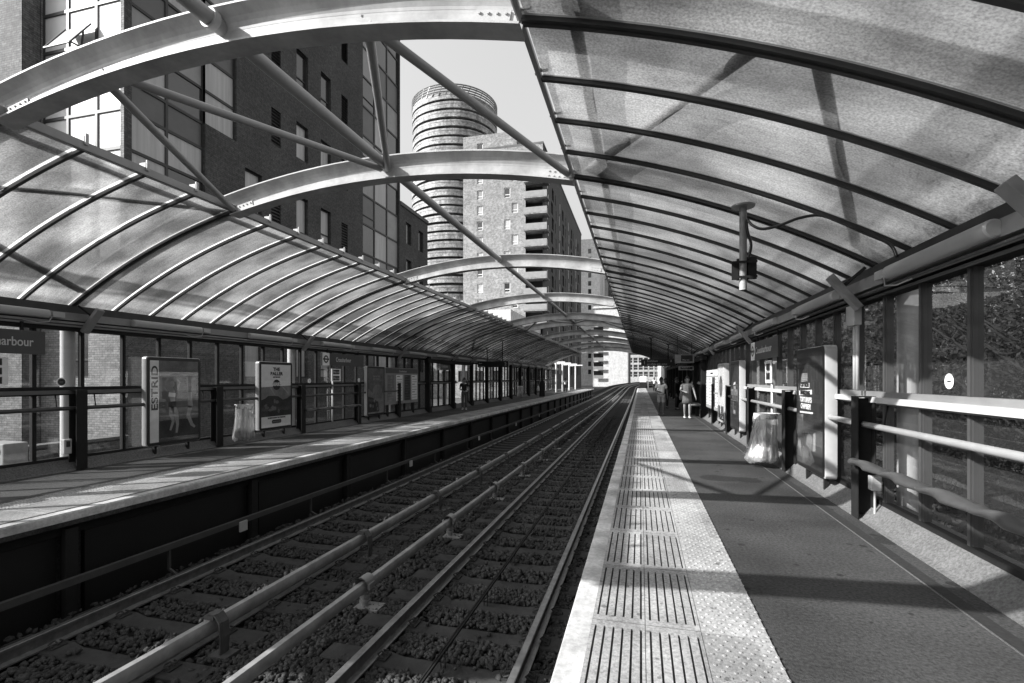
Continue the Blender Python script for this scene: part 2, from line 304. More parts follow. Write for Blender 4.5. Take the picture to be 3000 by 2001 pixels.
def add_spots(m, scale, size, dark, seedmul=1.0, slab=False):
    # gum spots / chips: small dark blots of random size; slab: each paving slab has its own tone
    n = m.node_tree.nodes; l = m.node_tree.links; p = n['Principled BSDF']; src = p.inputs['Base Color'].links[0].from_socket
    tc = n.new('ShaderNodeTexCoord'); v = n.new('ShaderNodeTexVoronoi'); v.inputs['Scale'].default_value = scale; l.new(tc.outputs['Object'], v.inputs['Vector'])
    wn = n.new('ShaderNodeTexNoise'); wn.inputs['Scale'].default_value = scale*.6; l.new(tc.outputs['Object'], wn.inputs['Vector'])
    t = n.new('ShaderNodeMapRange'); l.new(wn.outputs[0], t.inputs[0]); t.inputs[1].default_value = .44; t.inputs[2].default_value = .64; t.inputs[3].default_value = 0; t.inputs[4].default_value = size
    c = n.new('ShaderNodeMath'); c.operation = 'SUBTRACT'; l.new(t.outputs[0], c.inputs[0]); l.new(v.outputs['Distance'], c.inputs[1])
    k = n.new('ShaderNodeMapRange'); l.new(c.outputs[0], k.inputs[0]); k.inputs[1].default_value = 0; k.inputs[2].default_value = .05; k.inputs[3].default_value = 1; k.inputs[4].default_value = dark
    out = k.outputs[0]
    if slab:
        s = n.new('ShaderNodeSeparateXYZ'); l.new(tc.outputs['Object'], s.inputs[0])
        y = n.new('ShaderNodeMath'); y.operation = 'MULTIPLY_ADD'; y.inputs[1].default_value = 1/.988; y.inputs[2].default_value = 3.62/.988; l.new(s.outputs[1], y.inputs[0])
        x = n.new('ShaderNodeMath'); x.operation = 'MULTIPLY'; x.inputs[1].default_value = 3.0; l.new(s.outputs[0], x.inputs[0])
        fy = n.new('ShaderNodeMath'); fy.operation = 'FLOOR'; l.new(y.outputs[0], fy.inputs[0]); fx = n.new('ShaderNodeMath'); fx.operation = 'FLOOR'; l.new(x.outputs[0], fx.inputs[0])
        cb = n.new('ShaderNodeCombineXYZ'); l.new(fx.outputs[0], cb.inputs[0]); l.new(fy.outputs[0], cb.inputs[1]); w = n.new('ShaderNodeTexWhiteNoise'); l.new(cb.outputs[0], w.inputs['Vector'])
        r = n.new('ShaderNodeMapRange'); l.new(w.outputs['Value'], r.inputs[0]); r.inputs[3].default_value = .78; r.inputs[4].default_value = 1.15
        q = n.new('ShaderNodeMath'); q.operation = 'MULTIPLY'; l.new(out, q.inputs[0]); l.new(r.outputs[0], q.inputs[1]); out = q.outputs[0]
    mx = n.new('ShaderNodeMix'); mx.data_type = 'RGBA'; mx.blend_type = 'MULTIPLY'; mx.inputs[0].default_value = 1; l.new(src, mx.inputs[6]); l.new(out, mx.inputs[7]); l.new(mx.outputs[2], p.inputs['Base Color'])
M['asphalt'] = mat('asphalt', .064, .82, .3, .62, 42, .6, 120, var2=.42, scale2=.8)
add_spots(M['asphalt'], 4.5, .24, .38); add_spots(M['asphalt'], 1.1, .36, .5)
add_spots(M['tactile'], 9, .25, .5, slab=True)
ORD = ['first','second','third','fourth','fifth','sixth','seventh','eighth','ninth','tenth','eleventh','twelfth','thirteenth','fourteenth','fifteenth','sixteenth','seventeenth','eighteenth','nineteenth','twentieth','twenty-first','twenty-second','twenty-third','twenty-fourth']
# ---------------------------------------------------------------- layout
XC = -3.52                       # centre line between the two tracks
UE, UW = 3.06, 6.13              # platform edge, glazed wall (distance from the centre line)
UC, UA = 2.69, 6.22              # inner edge of the canopies, end of the arches
ZC, RR = -7.485, 12.0            # circle of the roof soffit
ARCH = [-5.2, 0.62, 3.54, 6.45, 12.3, 18.2, 24.0, 26.9, 32.7, 38.5, 44.3, 50.1, 52.9]
RIBS = []
for a, b in zip(ARCH[:-1], ARCH[1:]):
    k = round((b-a)/.729)
    RIBS += [a + (b-a)*i/k for i in range(k)]
RIBS.append(ARCH[-1])
def X(s, u): return XC + s*u
def roof(u, dr=0): return ZC + math.sqrt((RR+dr)**2 - u*u)
def toff(y): return 0 if y < 110 else (y-110)**2/816
def trise(y): return max(0, y-60)*.008
# ================================================================ ground, track bed, platforms
def sheet_obj(name, x0, x1, y0, y1, z, m, kind='structure'):
    o = MB().add([(x0,y0,z),(x1,y0,z),(x1,y1,z),(x0,y1,z)], [(0,1,2,3)]).build(name, m)
    o['kind'] = kind; return o
sheet_obj('ground', -900, 900, -300, 1500, -1.45, M['ground'])
sheet_obj('road', -15.6, -10.4, -40, 140, -1.40, M['road'])
YS = [-3, 0] + [float(v) for v in range(4, 60, 4)] + [60] + [float(v) for v in range(65, 205, 5)]
def sweep(prof, x, ys, mb=None, z0=0, closed=True):       # extrude a (dx, z) profile along the track alignment
    mb = mb or MB(); rings = []
    for y in ys: rings.append([(x + toff(y) + p[0], y, z0 + p[1] + trise(y)) for p in prof])
    return mb.loft(rings, closed=closed)
bed = sweep([(-3.2,-1.42),(-3.0,-1.235),(3.0,-1.235),(3.2,-1.42)], XC, YS).build('track_bed', M['ballastbed']); bed['kind'] = 'structure'
# concrete edge walls of the viaduct beyond the platforms
par = sweep([(-3.95,-1.44),(-3.95,-.85),(-3.7,-.85),(-3.7,-1.44)], XC, [v for v in YS if v >= 75])
tag(par.build('parapet_wall', M['darkwall'], org=(XC-3.8, 75, -1.4)), 'low dark wall along the far track beyond the end of the left platform', 'wall')
# rails
RP = [(-.07,-1.18),(-.07,-1.165),(-.012,-1.15),(-.012,-1.06),(-.036,-1.05),(-.036,-1.022),(-.028,-1.018),(.028,-1.018),(.036,-1.022),(.036,-1.05),(.012,-1.06),(.012,-1.15),(.07,-1.165),(.07,-1.18)]
RL = ['running rail beside the right platform edge', 'running rail on the left of the near track, beside the capped conductor rail', 'running rail hidden beside the hooped conductor rail on the far track', 'running rail nearest the left platform wall']
for i, x in enumerate([-1.083, -2.587, -4.46, -5.96]):
    tag(sweep(RP, x, YS).build('rail', M['rail'], org=(x, 0, -1.18)), RL[i], 'rail', 'running rails of the two tracks')
# conductor rails with their supports
CP = [(-.03,-1.0),(-.045,-.96),(-.045,-.90),(-.03,-.875),(.03,-.875),(.045,-.90),(.045,-.96),(.03,-1.0)]
def conductor(x, y0, label, hoop):
    ysx = [v for v in YS if v < 201]
    t = thing('conductor_rail', label, 'rail', (x, 0, -1.2), group='conductor rails between the tracks')
    sweep(CP, x, ysx, z0=.0 if not hoop else .04).build('cover', M['cond'], t, smooth=True, auto=True)
    y = y0; k = 0
    while y < 100 and k < 34:
        z = trise(y); b = MB()
        if hoop:   # C shaped arm arching over the rail on the side of the camera
            pts = [(x+.13, y, -1.2), (x+.14, y, -1.0), (x+.125, y, -.86), (x+.07, y, -.785), (x-.01, y, -.775), (x-.06, y, -.81)]
            for dy in (-.035, .035):
                for p, q in zip(pts[:-1], pts[1:]): b.bar((p[0],p[1]+dy,p[2]+z), (q[0],q[1]+dy,q[2]+z), .018, .045, (0,1,0))
            for p, q in zip(pts[:-1], pts[1:]): b.bar((p[0]+.006,p[1],p[2]+z), (q[0]+.006,q[1],q[2]+z), .055, .014, (1,0,.3))
            b.box(x+.02, x+.24, y-.09, y+.09, -1.235+z, -1.17+z)
            b.box(x-.05, x+.06, y-.06, y+.06, -.83+z, -.79+z)
        else:      # stub insulator with a rounded cap over the rail
            rings = []
            for j in range(9):
                a = math.pi*j/8; rr_ = .085
                rings.append([(x+rr_*math.cos(a), y+dy, -.90+rr_*math.sin(a)*1.05+z) for dy in (-.09, -.085, .085, .09)])
            b.loft(rings, closed=False)
            b.loft([[(p[0]*1.0-(p[0]-x)*.2, p[1], p[2]-.012) for p in r] for r in rings], closed=False)
            b.box(x-.105, x-.07, y-.10, y+.10, -1.0+z, -.89+z); b.box(x+.07, x+.10, y-.06, y+.06, -.96+z, -.89+z)
            b.cyl(x, y, -1.2+z, -1.0+z, .045, 10); b.cyl(x, y, -1.13+z, -1.10+z, .065, 10); b.cyl(x, y, -1.07+z, -1.04+z, .065, 10)
            b.box(x-.10, x+.22, y-.11, y+.11, -1.235+z, -1.175+z)
        b.build('support_bracket', M['bracket'] if hoop else M['steelgrey'], t, smooth=not hoop, auto=True)
        y += 2.78; k += 1
conductor(-4.2, 4.1, 'conductor rail carried under tall hooped arms, farther from the camera', True)
conductor(-3.26, 2.62, 'conductor rail on stub insulators with pale rounded caps, nearer the camera', False)
# cable duct in the middle of the near track on thin pins
t = thing('track_cable', 'thin cable duct on pins running down the middle of the near track', 'cable', (-1.84, 0, -1.2))
sweep([(-.02,-1.045),(-.02,-1.02),(-.006,-1.02),(-.006,-1.028),(.006,-1.028),(.006,-1.02),(.02,-1.02),(.02,-1.045)], -1.84, [v for v in YS if v < 150]).build('duct', M['steeldark'], t)
for k in range(26):
    y = 1.72 + k*.68*2; b = MB()
    for dx in (-.022, .022): b.path([(-1.84+dx, y, -1.20+trise(y)), (-1.84+dx, y, -1.03+trise(y))], .006, 6)
    b.build('pin', M['steeldark'], t)
# sleepers: one model with pads and clips, then copies
def make_sleeper(xa, xb, rails):
    cx = (xa+xb)/2; t = thing('sleeper', '', 'sleeper', (cx, 0, -1.2)); L = (xb-xa)/2
    rings = []
    for f in (-1, -.99, -.72, -.5, -.36, .36, .5, .72, .99, 1):
        dip = .028 if abs(f) < .4 else 0.0
        w = .135 if abs(f) > .45 else .118
        x = cx + f*L; top = -1.183-dip
        rings.append([(x,-w-.02,-1.36),(x,-w,top-.014),(x,-w+.014,top),(x,w-.014,top),(x,w,top-.014),(x,w+.02,-1.36)])
    MB().loft(rings).build('beam', M['sleeper'], t, smooth=False)
    for r in rails:
        for s in (-1, 1):
            b = MB(); x = r + s*.11
            pts = [(x+s*.03, -.055, -1.155), (x-s*.02, -.06, -1.135), (x-s*.045, -.03, -1.14), (x-s*.02, 0, -1.125), (x+s*.03, 0, -1.15), (x+s*.03, .04, -1.13), (x-s*.03, .055, -1.14)]
            b.path(pts, .009, 6); b.box(x-s*.03, x+s*.05, -.07, .07, -1.186, -1.168)
            b.build('rail_clip', M['railside'], t)
    return t
def copy_thing(root):
    r = root.copy(); COL.objects.link(r); ORG[r] = ORG[root]
    for c in root.children:
        d = c.copy(); COL.objects.link(d); d.parent = r
        for g in c.children:
            e = g.copy(); COL.objects.link(e); e.parent = d
    return r
near = make_sleeper(-3.12, -.55, (-1.083, -2.587)); far = make_sleeper(-6.42, -3.92, (-4.46, -5.96))
for proto, lab, grp, n in ((near, 'concrete sleeper under the near track beside the right platform', 'sleepers of the near track', 96), (far, 'concrete sleeper under the far track beside the left platform', 'sleepers of the far track', 96)):
    proto['label'] = lab; proto['group'] = grp; x0 = proto.location.x
    for k in range(n):
        y = 1.05 + .68*k; o = proto if k == 0 else copy_thing(proto)
        tr = 'near' if x0 > -4 else 'far'
        o['label'] = ('%s concrete sleeper of the %s track, counted from the camera' % (ORD[k], tr)) if k < 24 else 'small distant sleeper of the %s track, past the twenty-fourth' % tr
        o.location = (x0 + toff(y), y, -1.2 + trise(y))
# ballast stones
ico_v = np.array([(0,0,1),(.9,0,.4),(.28,.85,.45),(-.72,.53,.42),(-.72,-.53,.4),(.28,-.85,.45),(.72,.53,-.45),(-.28,.85,-.42),(-.9,0,-.4),(-.28,-.85,-.42),(.72,-.53,-.4),(0,0,-1)])
ico_f = np.array([(0,1,2),(0,2,3),(0,3,4),(0,4,5),(0,5,1),(1,6,2),(2,7,3),(3,8,4),(4,9,5),(5,10,1),(6,7,2),(7,8,3),(8,9,4),(9,10,5),(10,6,1),(11,7,6),(11,8,7),(11,9,8),(11,10,9),(11,6,10)])
def stones(n, xa, xb, ya, yb, size, zb):
    x = RNG.uniform(xa, xb, n); y = RNG.uniform(ya, yb, n)
    ph = (y - 1.05 + .34) % .68 - .34                       # distance from the nearest sleeper
    on = (RNG.random(len(x)) > .015) & (np.abs(ph) < .15) & (((x > -3.15) & (x < -.52)) | ((x > -6.45) & (x < -3.9)))
    x, y, ph = x[~on], y[~on], ph[~on]
    bad = np.zeros(len(x), bool)
    for r in (-1.083, -2.587, -4.46, -5.96): bad |= np.abs(x-r) < .085
    x, y = x[~bad], y[~bad]; n = len(x)
    s = size*RNG.uniform(.55, 1.25, n)
    sc = s[:,None]*RNG.uniform(.65, 1.2, (n,3)); v = ico_v[None]*RNG.uniform(.55, 1.3, (n,12,1))*sc[:,None,:]
    q = RNG.normal(size=(n,4)); q /= np.linalg.norm(q, axis=1)[:,None]; w, a, b, c = q.T
    R = np.stack([1-2*(b*b+c*c), 2*(a*b-c*w), 2*(a*c+b*w), 2*(a*b+c*w), 1-2*(a*a+c*c), 2*(b*c-a*w), 2*(a*c-b*w), 2*(b*c+a*w), 1-2*(a*a+b*b)], 1).reshape(n,3,3)
    v = np.einsum('nij,nkj->nki', R, v)
    z = zb + RNG.uniform(-.012, .022, n) + np.where(np.abs((y-1.05+.34) % .68-.34) < .15, .03, 0)
    v += np.stack([x, y, z], 1)[:,None,:]
    f = ico_f[None] + 12*np.arange(n)[:,None,None]
    return v.reshape(-1,3), f.reshape(-1,3)
V = []; F = []; off = 0
for a in ((30000, -3.9, -.35, .9, 6.5, .030, -1.215), (13000, -6.5, -3.9, 1.5, 8, .032, -1.215), (22000, -4.2, -.35, 6.5, 15, .036, -1.215), (9000, -6.5, -4.0, 8, 18, .042, -1.213), (16000, -4.2, -.4, 15, 36, .05, -1.213)):
    v, f = stones(*a); V.append(v); F.append(f+off); off += len(v)
me = big_mesh('ballast', np.concatenate(V), np.concatenate(F), M['stone'])
bo = bpy.data.objects.new('ballast', me); COL.objects.link(bo); bo['kind'] = 'stuff'; bo['label'] = 'crushed grey stone ballast between and around the sleepers'
# ---------------------------------------------------------------- platforms
def platform(s, yend):
    def P(prof, y0=-4, y1=yend): # profile list of (u, z) swept straight
        mb = MB(); rings = [[(X(s,p[0]), y, p[1]) for p in prof] for y in (y0, y1)]
        return mb.loft(rings)
    deck = P([(3.28,-1.44),(3.28,-.20),(UE+.02,-.17),(UE,-.155),(UE,-.02),(UE+.012,-.0),(UE+.15,0),(6.0,0),(6.0,-1.44)]).build('platform', M['asphalt']); deck['kind'] = 'structure'
    # white painted nosing
    o = P([(UE-.004,-.10),(UE-.004,-.015),(UE+.010,.004),(UE+.150,.004),(UE+.150,.0015),(UE+.004,.0015),(UE,-.10)]).build('platform_edge', M['nosing']); o['kind'] = 'structure'
    # ribbed warning slabs and blister slabs, modelled as real relief
    g = MB(); top = .012; gr = .004
    n = int(yend) + 4
    for i in range(n):
        y0 = -3.62 + i*.988; y1 = y0 + .984
        if y1 > yend: break
        for half in (0, 1):
            a = UE + .152 + half*.338; b = a + .334
            edges = [a + .03 + .056*k for k in range(6)]
            xs = [a]
            for e in edges: xs += [e-.0065, e+.0065]
            xs.append(b)
            ym0, ym1 = y0+.07, y1-.07
            for k in range(0, len(xs)-1):
                u0, u1 = xs[k], xs[k+1]
                if k % 2 == 0: g.add([(X(s,u0),y0,top),(X(s,u1),y0,top),(X(s,u1),y1,top),(X(s,u0),y1,top)], [(0,1,2,3)])
                else:
                    g.add([(X(s,u0),y0,top),(X(s,u1),y0,top),(X(s,u1),ym0,top),(X(s,u0),ym0,top),(X(s,u0),ym1,top),(X(s,u1),ym1,top),(X(s,u1),y1,top),(X(s,u0),y1,top),
                           (X(s,u0),ym0,-.006),(X(s,u1),ym0,-.006),(X(s,u1),ym1,-.006),(X(s,u0),ym1,-.006)],
                          [(0,1,2,3),(4,5,6,7),(3,2,9,8),(11,10,5,4),(3,8,11,4),(2,5,10,9)])
        a = UE+.828
        if y0 < 26:
            g.box(X(s,a), X(s,a+.392), y0, y0+.49, .0, .010); g.box(X(s,a), X(s,a+.392), y0+.494, y1, .0, .010)
        else: g.box(X(s,a), X(s,a+.392), y0, y1, .0, .010)
    # dark joint bed below the grooves: the asphalt deck itself would cut them, so sink it with a thin bed
    o = g.build('tactile_paving', M['tactile']); o['kind'] = 'structure'
    bl = MB(); y = -.2 if s > 0 else 3.5; ymax = 16 if s > 0 else 12; r = 0
    while y < ymax:
        for k in range(6):
            u = UE+.86 + .0645*k + (.032 if r % 2 else 0); cx = X(s,u)
            ring = [[(cx+q*math.cos(2*math.pi*j/8), y+q*math.sin(2*math.pi*j/8), z) for j in range(8)] for q, z in ((.013,.0095),(.0105,.0135),(.007,.0155))]
            bl.loft(ring)
        y += .056; r += 1
    o = bl.build('tactile_studs', M['tactile'], smooth=False); o['kind'] = 'structure'
    # drain channel, kerb fillet and back kerb
    o = P([(5.645,.001),(5.645,.0035),(5.657,.0035),(5.657,.001)]).build('channel_edge', M['kerb']); o['kind'] = 'structure'
    o = P([(5.66,.0015),(5.66,.004),(5.76,.004),(5.76,.0015)]).build('drain_channel', M['channel']); o['kind'] = 'structure'
    o = P([(5.90,-.1),(5.90,.012),(5.94,.03),(UW-.03,.185),(UW+.20,.19),(UW+.20,-1.4),(6.0,-1.4)]).build('kerb', M['kerb']); o['kind'] = 'structure'
    # panels and stiffeners of the platform wall
    w = thing('platform_wall', 'dark steel panels with upright stiffeners below the %s platform edge' % ('right' if s > 0 else 'left'), 'wall', (X(s,3.26), 0, -1.4))
    for k in range(24):
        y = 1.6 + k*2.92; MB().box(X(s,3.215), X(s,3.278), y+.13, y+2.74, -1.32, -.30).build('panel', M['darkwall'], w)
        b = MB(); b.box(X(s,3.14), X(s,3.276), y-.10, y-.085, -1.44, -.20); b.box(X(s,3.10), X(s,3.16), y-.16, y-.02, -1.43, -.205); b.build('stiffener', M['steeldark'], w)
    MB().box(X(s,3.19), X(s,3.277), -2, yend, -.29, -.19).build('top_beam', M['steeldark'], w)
platform(1, 79); platform(-1, 73)
# cable rail on brackets below the left platform
t = thing('cable_rail', 'pale cable rail on cranked feet along the foot of the left platform', 'rail', (-6.32, 0, -1.2))
MB().box(-6.36, -6.30, -2, 71, -.78, -.70).build('tray', M['cablegrey'], t)
for k in range(22):
    y = 2.4 + k*3.05; b = MB(); b.bar((-6.33,y,-.78), (-6.33,y,-1.06), .03, .03, (0,1,0)); b.bar((-6.33,y,-1.05), (-6.06,y+.0,-1.19), .03, .03, (0,1,0))
    b.build('foot', M['cablegrey'], t)
    if k % 2: MB().box(-6.298, -6.27, y+1.2, y+1.35, -.90, -.74).build('label_plate', M['lampwhite'], t)
# ================================================================ roof
def arc_pts(u0, u1, n): return [u0 + (u1-u0)*i/n for i in range(n+1)]
def arch(y, label):
    t = thing('roof_arch', label, 'arch', (XC, y, 4.5), group='white steel arches spanning both platforms')
    b = MB(); N = 48
    def ring(u, y0, y1, d0, d1):
        a = math.asin(u/RR); c, s_ = math.cos(a), math.sin(a)
        return [(XC+(RR+d)*s_, yy, ZC+(RR+d)*c) for yy, d in ((y0,d0),(y1,d0),(y1,d1),(y0,d1))]
    us = arc_pts(-UA, UA, N)
    ui = [u for u in us if abs(u) <= UC] ; ui = [-UC] + ui + [UC]; b.loft([ring(u, y-.10, y+.10, -.075, -.058) for u in ui]); b.loft([ring(u, y-.011, y+.011, -.0585, .0505) for u in ui])
    b.loft([ring(u, y-.12, y+.12, .225, .242) for u in us])
    b.loft([ring(u, y-.011, y+.011, .05, .2255) for u in us])
    for sd in (1, -1):    # coved upper half of the beam, curving out to the top flange
        rings = []
        for u in us:
            a = math.asin(u/RR); c, s_ = math.cos(a), math.sin(a); q = []
            for yy, d in ((.0125,.075),(.016,.10),(.030,.135),(.055,.168),(.085,.195),(.118,.2245)): q.append((XC+(RR+d)*s_, y+sd*yy, ZC+(RR+d)*c))
            rings.append(q if sd > 0 else q[::-1])
        b.loft(rings, closed=False, cap=False)
    b.build('beam', M['steelwhite'], t)
    for s in (1, -1):
        for u in (2.45,):   # bolted splice
            a = math.asin(u/RR); e = Vector((s*math.sin(a), 0, math.cos(a))); tn = Vector((s*math.cos(a), 0, -math.sin(a))); c0 = Vector((XC, y, ZC)); b = MB()
            b.bar(c0+e*(RR+.012)-tn*.14+Vector((0,-.017,0)), c0+e*(RR+.012)+tn*.14+Vector((0,-.017,0)), .012, .11, e)
            for i_ in range(4):
                for j_ in (-.03, .03):
                    q = c0+e*(RR+.012+j_)+tn*(-.105+.07*i_); b.path([q+Vector((0,-.022,0)), q+Vector((0,-.036,0))], .011, 6)
            b.build('splice_plate', M['steelwhite'], t)
        p0 = Vector((X(s,5.68), y+.16, 2.80)); p1 = Vector((X(s,5.97), y+.10, 2.40))
        f = MB(); f.bar(p0, p1, .13, .07, (s*.8,0,.6)); br = f.build('bracket', M['steelgrey'], t, bevel=.008)
        g = MB(); g.bar((X(s,5.80),y+.13,2.66), (X(s,6.0),y+.02,2.86), .03, .03); g.build('bracket_arm', M['steeldark'], t)
an = 0
for i, y in enumerate(ARCH):
    if i >= 2: lab = '%s white steel roof arch ahead of the camera' % ORD[i-2]
    elif i == 1: lab = 'white steel roof arch just above the camera'
    else: lab = 'white steel roof arch behind the camera'
    arch(y, lab)
# ridge tube and diagonal braces
t = thing('ridge_tube', 'long white tube running along the crown of all the arches', 'tube', (XC, 0, 4.6))
zr = ZC+RR+.12
MB().path([(XC, -8, zr), (XC, 53, zr)], .066, 16).build('tube', M['tubesteel'], t, smooth=True, auto=True)
for s in (-1, 1):    # tubes lying along the inner edge of each canopy, above the sheets
    t2 = thing('edge_tube', 'long tube lying on the %s canopy just inside its inner edge' % ('left' if s < 0 else 'right'), 'tube', (X(s,3.05), 0, 4.3))
    MB().path([(X(s,3.05), .6, roof(3.05,.13)), (X(s,3.05), 52.9, roof(3.05,.13))], .05, 12).build('tube', M['tubesteel'], t2, smooth=True, auto=True)
    for y in ARCH[1:]: MB().box(X(s,3.05)-.07, X(s,3.05)+.07, y-.14, y+.14, roof(3.05,.10), roof(3.05,.125)).build('saddle', M['tubesteel'], t2)
for y in ARCH[2:]:
    b = MB(); b.path([(XC,y-.16,zr),(XC,y-.10,zr)], .085, 16); b.path([(XC,y+.10,zr),(XC,y+.16,zr)], .085, 16); b.build('collar', M['steelwhite'], t, smooth=True, auto=True)
def brace(u0, y0, u1, y1, label, r=.044, dr=.02):
    p0 = Vector((XC+u0, y0, roof(abs(u0), dr))); p1 = Vector((XC+u1, y1, roof(abs(u1), dr)))
    t = thing('roof_brace', label, 'brace', p0, group='diagonal brace tubes between the arches')
    d = (p1-p0).normalized(); b = MB(); b.path([p0+d*.12, p1-d*.12], r, 12); b.build('tube', M['tubesteel'], t, smooth=True, auto=True)
    for p, q in ((p0, p0+d*.2), (p1, p1-d*.2)): MB().bar(p, q, .09, .014).build('end_plate', M['steelwhite'], t)
for ya, yb, w in ((3.54, 6.45, 'between the first two arches'), (24.0, 26.9, 'between the paired far arches')):
    nm = {-1: 'left', 1: 'right'}
    for s in (-1, 1):
        brace(s*1.40, ya, 0, yb, 'pale brace tube %s, meeting the ridge tube from the %s' % (w, nm[s]), dr=.06)
        brace(s*1.40, ya, s*2.66, yb, 'pale brace tube %s, ending at the edge of the %s canopy' % (w, nm[s]), dr=.0)
        brace(s*4.36, ya, s*2.86, yb, 'brace tube %s, over the inner half of the %s roof sheets' % (w, nm[s]), dr=.13, r=.052)
        brace(s*4.6, ya, s*5.9, yb, 'brace tube %s, over the outer half of the %s roof sheets' % (w, nm[s]), dr=.13, r=.052)
def canopy(s):
    nm = 'right' if s > 0 else 'left'
    t = thing('canopy', 'curved translucent canopy of ribbed sheets over the %s platform' % nm, 'canopy', (X(s,4.4), 0, 3.5))
    N = 20; us = arc_pts(UC, UA+.03, N)
    b = MB()
    for ya, yb in zip(RIBS[:-1], RIBS[1:]):
        if s < 0 and ya < .5: continue
        rings = []; gp = .075 if (s < 0 and ya > 3) else .0
        for u in us:
            a = math.asin(u/RR); z = [] 
            for q in (0, .33, .67, 1-gp):
                sag = .012*math.sin(math.pi*q)*(1 if (int(ya*7) % 2) else -.4)
                z.append((XC+s*(RR+.04+sag)*math.sin(a), ya+(yb-ya)*q, ZC+(RR+.04+sag)*math.cos(a)))
            rings.append(z)
        b.loft(rings, closed=False, cap=False)
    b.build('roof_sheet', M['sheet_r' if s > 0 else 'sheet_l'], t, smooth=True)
    for y in RIBS:
        if (y < -1 and y not in ARCH) or (s < 0 and y < .5): continue
        r = MB(); w = .021 if y not in ARCH else .042
        def ring(u, d0, d1, w):
            a = math.asin(u/RR); c, q = math.cos(a), math.sin(a)
            return [(XC+s*(RR+d)*q, y+yy, ZC+(RR+d)*c) for yy, d in ((-w,d0),(w,d0),(w*.8,d1),(-w*.8,d1))]
        us2 = arc_pts(UC-.01, UA, 24)
        r.loft([ring(u, -.006, .034, w) for u in us2])
        if y in ARCH:
            r.loft([ring(u, -.02, -.006, .014) for u in us2])
        r.build('rib', M['ribs'], t)
        if y > 0 and y < 46:   # added pale strip painting in the lit streak beside each rib
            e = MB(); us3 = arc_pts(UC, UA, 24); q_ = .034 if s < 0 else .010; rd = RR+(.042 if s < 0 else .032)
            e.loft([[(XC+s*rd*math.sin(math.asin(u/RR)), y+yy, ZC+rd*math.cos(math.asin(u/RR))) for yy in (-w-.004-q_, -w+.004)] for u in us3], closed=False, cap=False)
            e.build('highlight_strip', M['rib_highlight'], t)
        c = MB(); zz = roof(UC, .04)
        c.box(X(s,UC-.05), X(s,UC+.05), y-.022, y+.022, zz+.045, zz+.12); c.box(X(s,UC-.07), X(s,UC-.05), y-.018, y+.018, zz+.02, zz+.15)
        if s < 0 or y < 20: c.build('clip', M['steelwhite'], t)
    zz = roof(UC, .04)
    ye = -8 if s > 0 else .5
    wl = .05 if s < 0 else -.005
    MB().add([(X(s,UC-.045),ye,zz-.035),(X(s,UC-.03),ye,zz-.045),(X(s,UC+wl),ye,zz-.03),(X(s,UC+wl),ye,zz-.01),(X(s,UC-.02),ye,zz-.01),(X(s,UC-.02),ye,zz+.06),(X(s,UC-.045),ye,zz+.06),
              (X(s,UC-.045),52.9,zz-.035),(X(s,UC-.03),52.9,zz-.045),(X(s,UC+wl),52.9,zz-.03),(X(s,UC+wl),52.9,zz-.01),(X(s,UC-.02),52.9,zz-.01),(X(s,UC-.02),52.9,zz+.06),(X(s,UC-.045),52.9,zz+.06)],
             [(i,(i+1)%7,7+(i+1)%7,7+i) for i in range(7)]+[(0,1,2,3,4,5,6)]).build('edge_beam', M['steelgrey'], t)
canopy(1); canopy(-1)
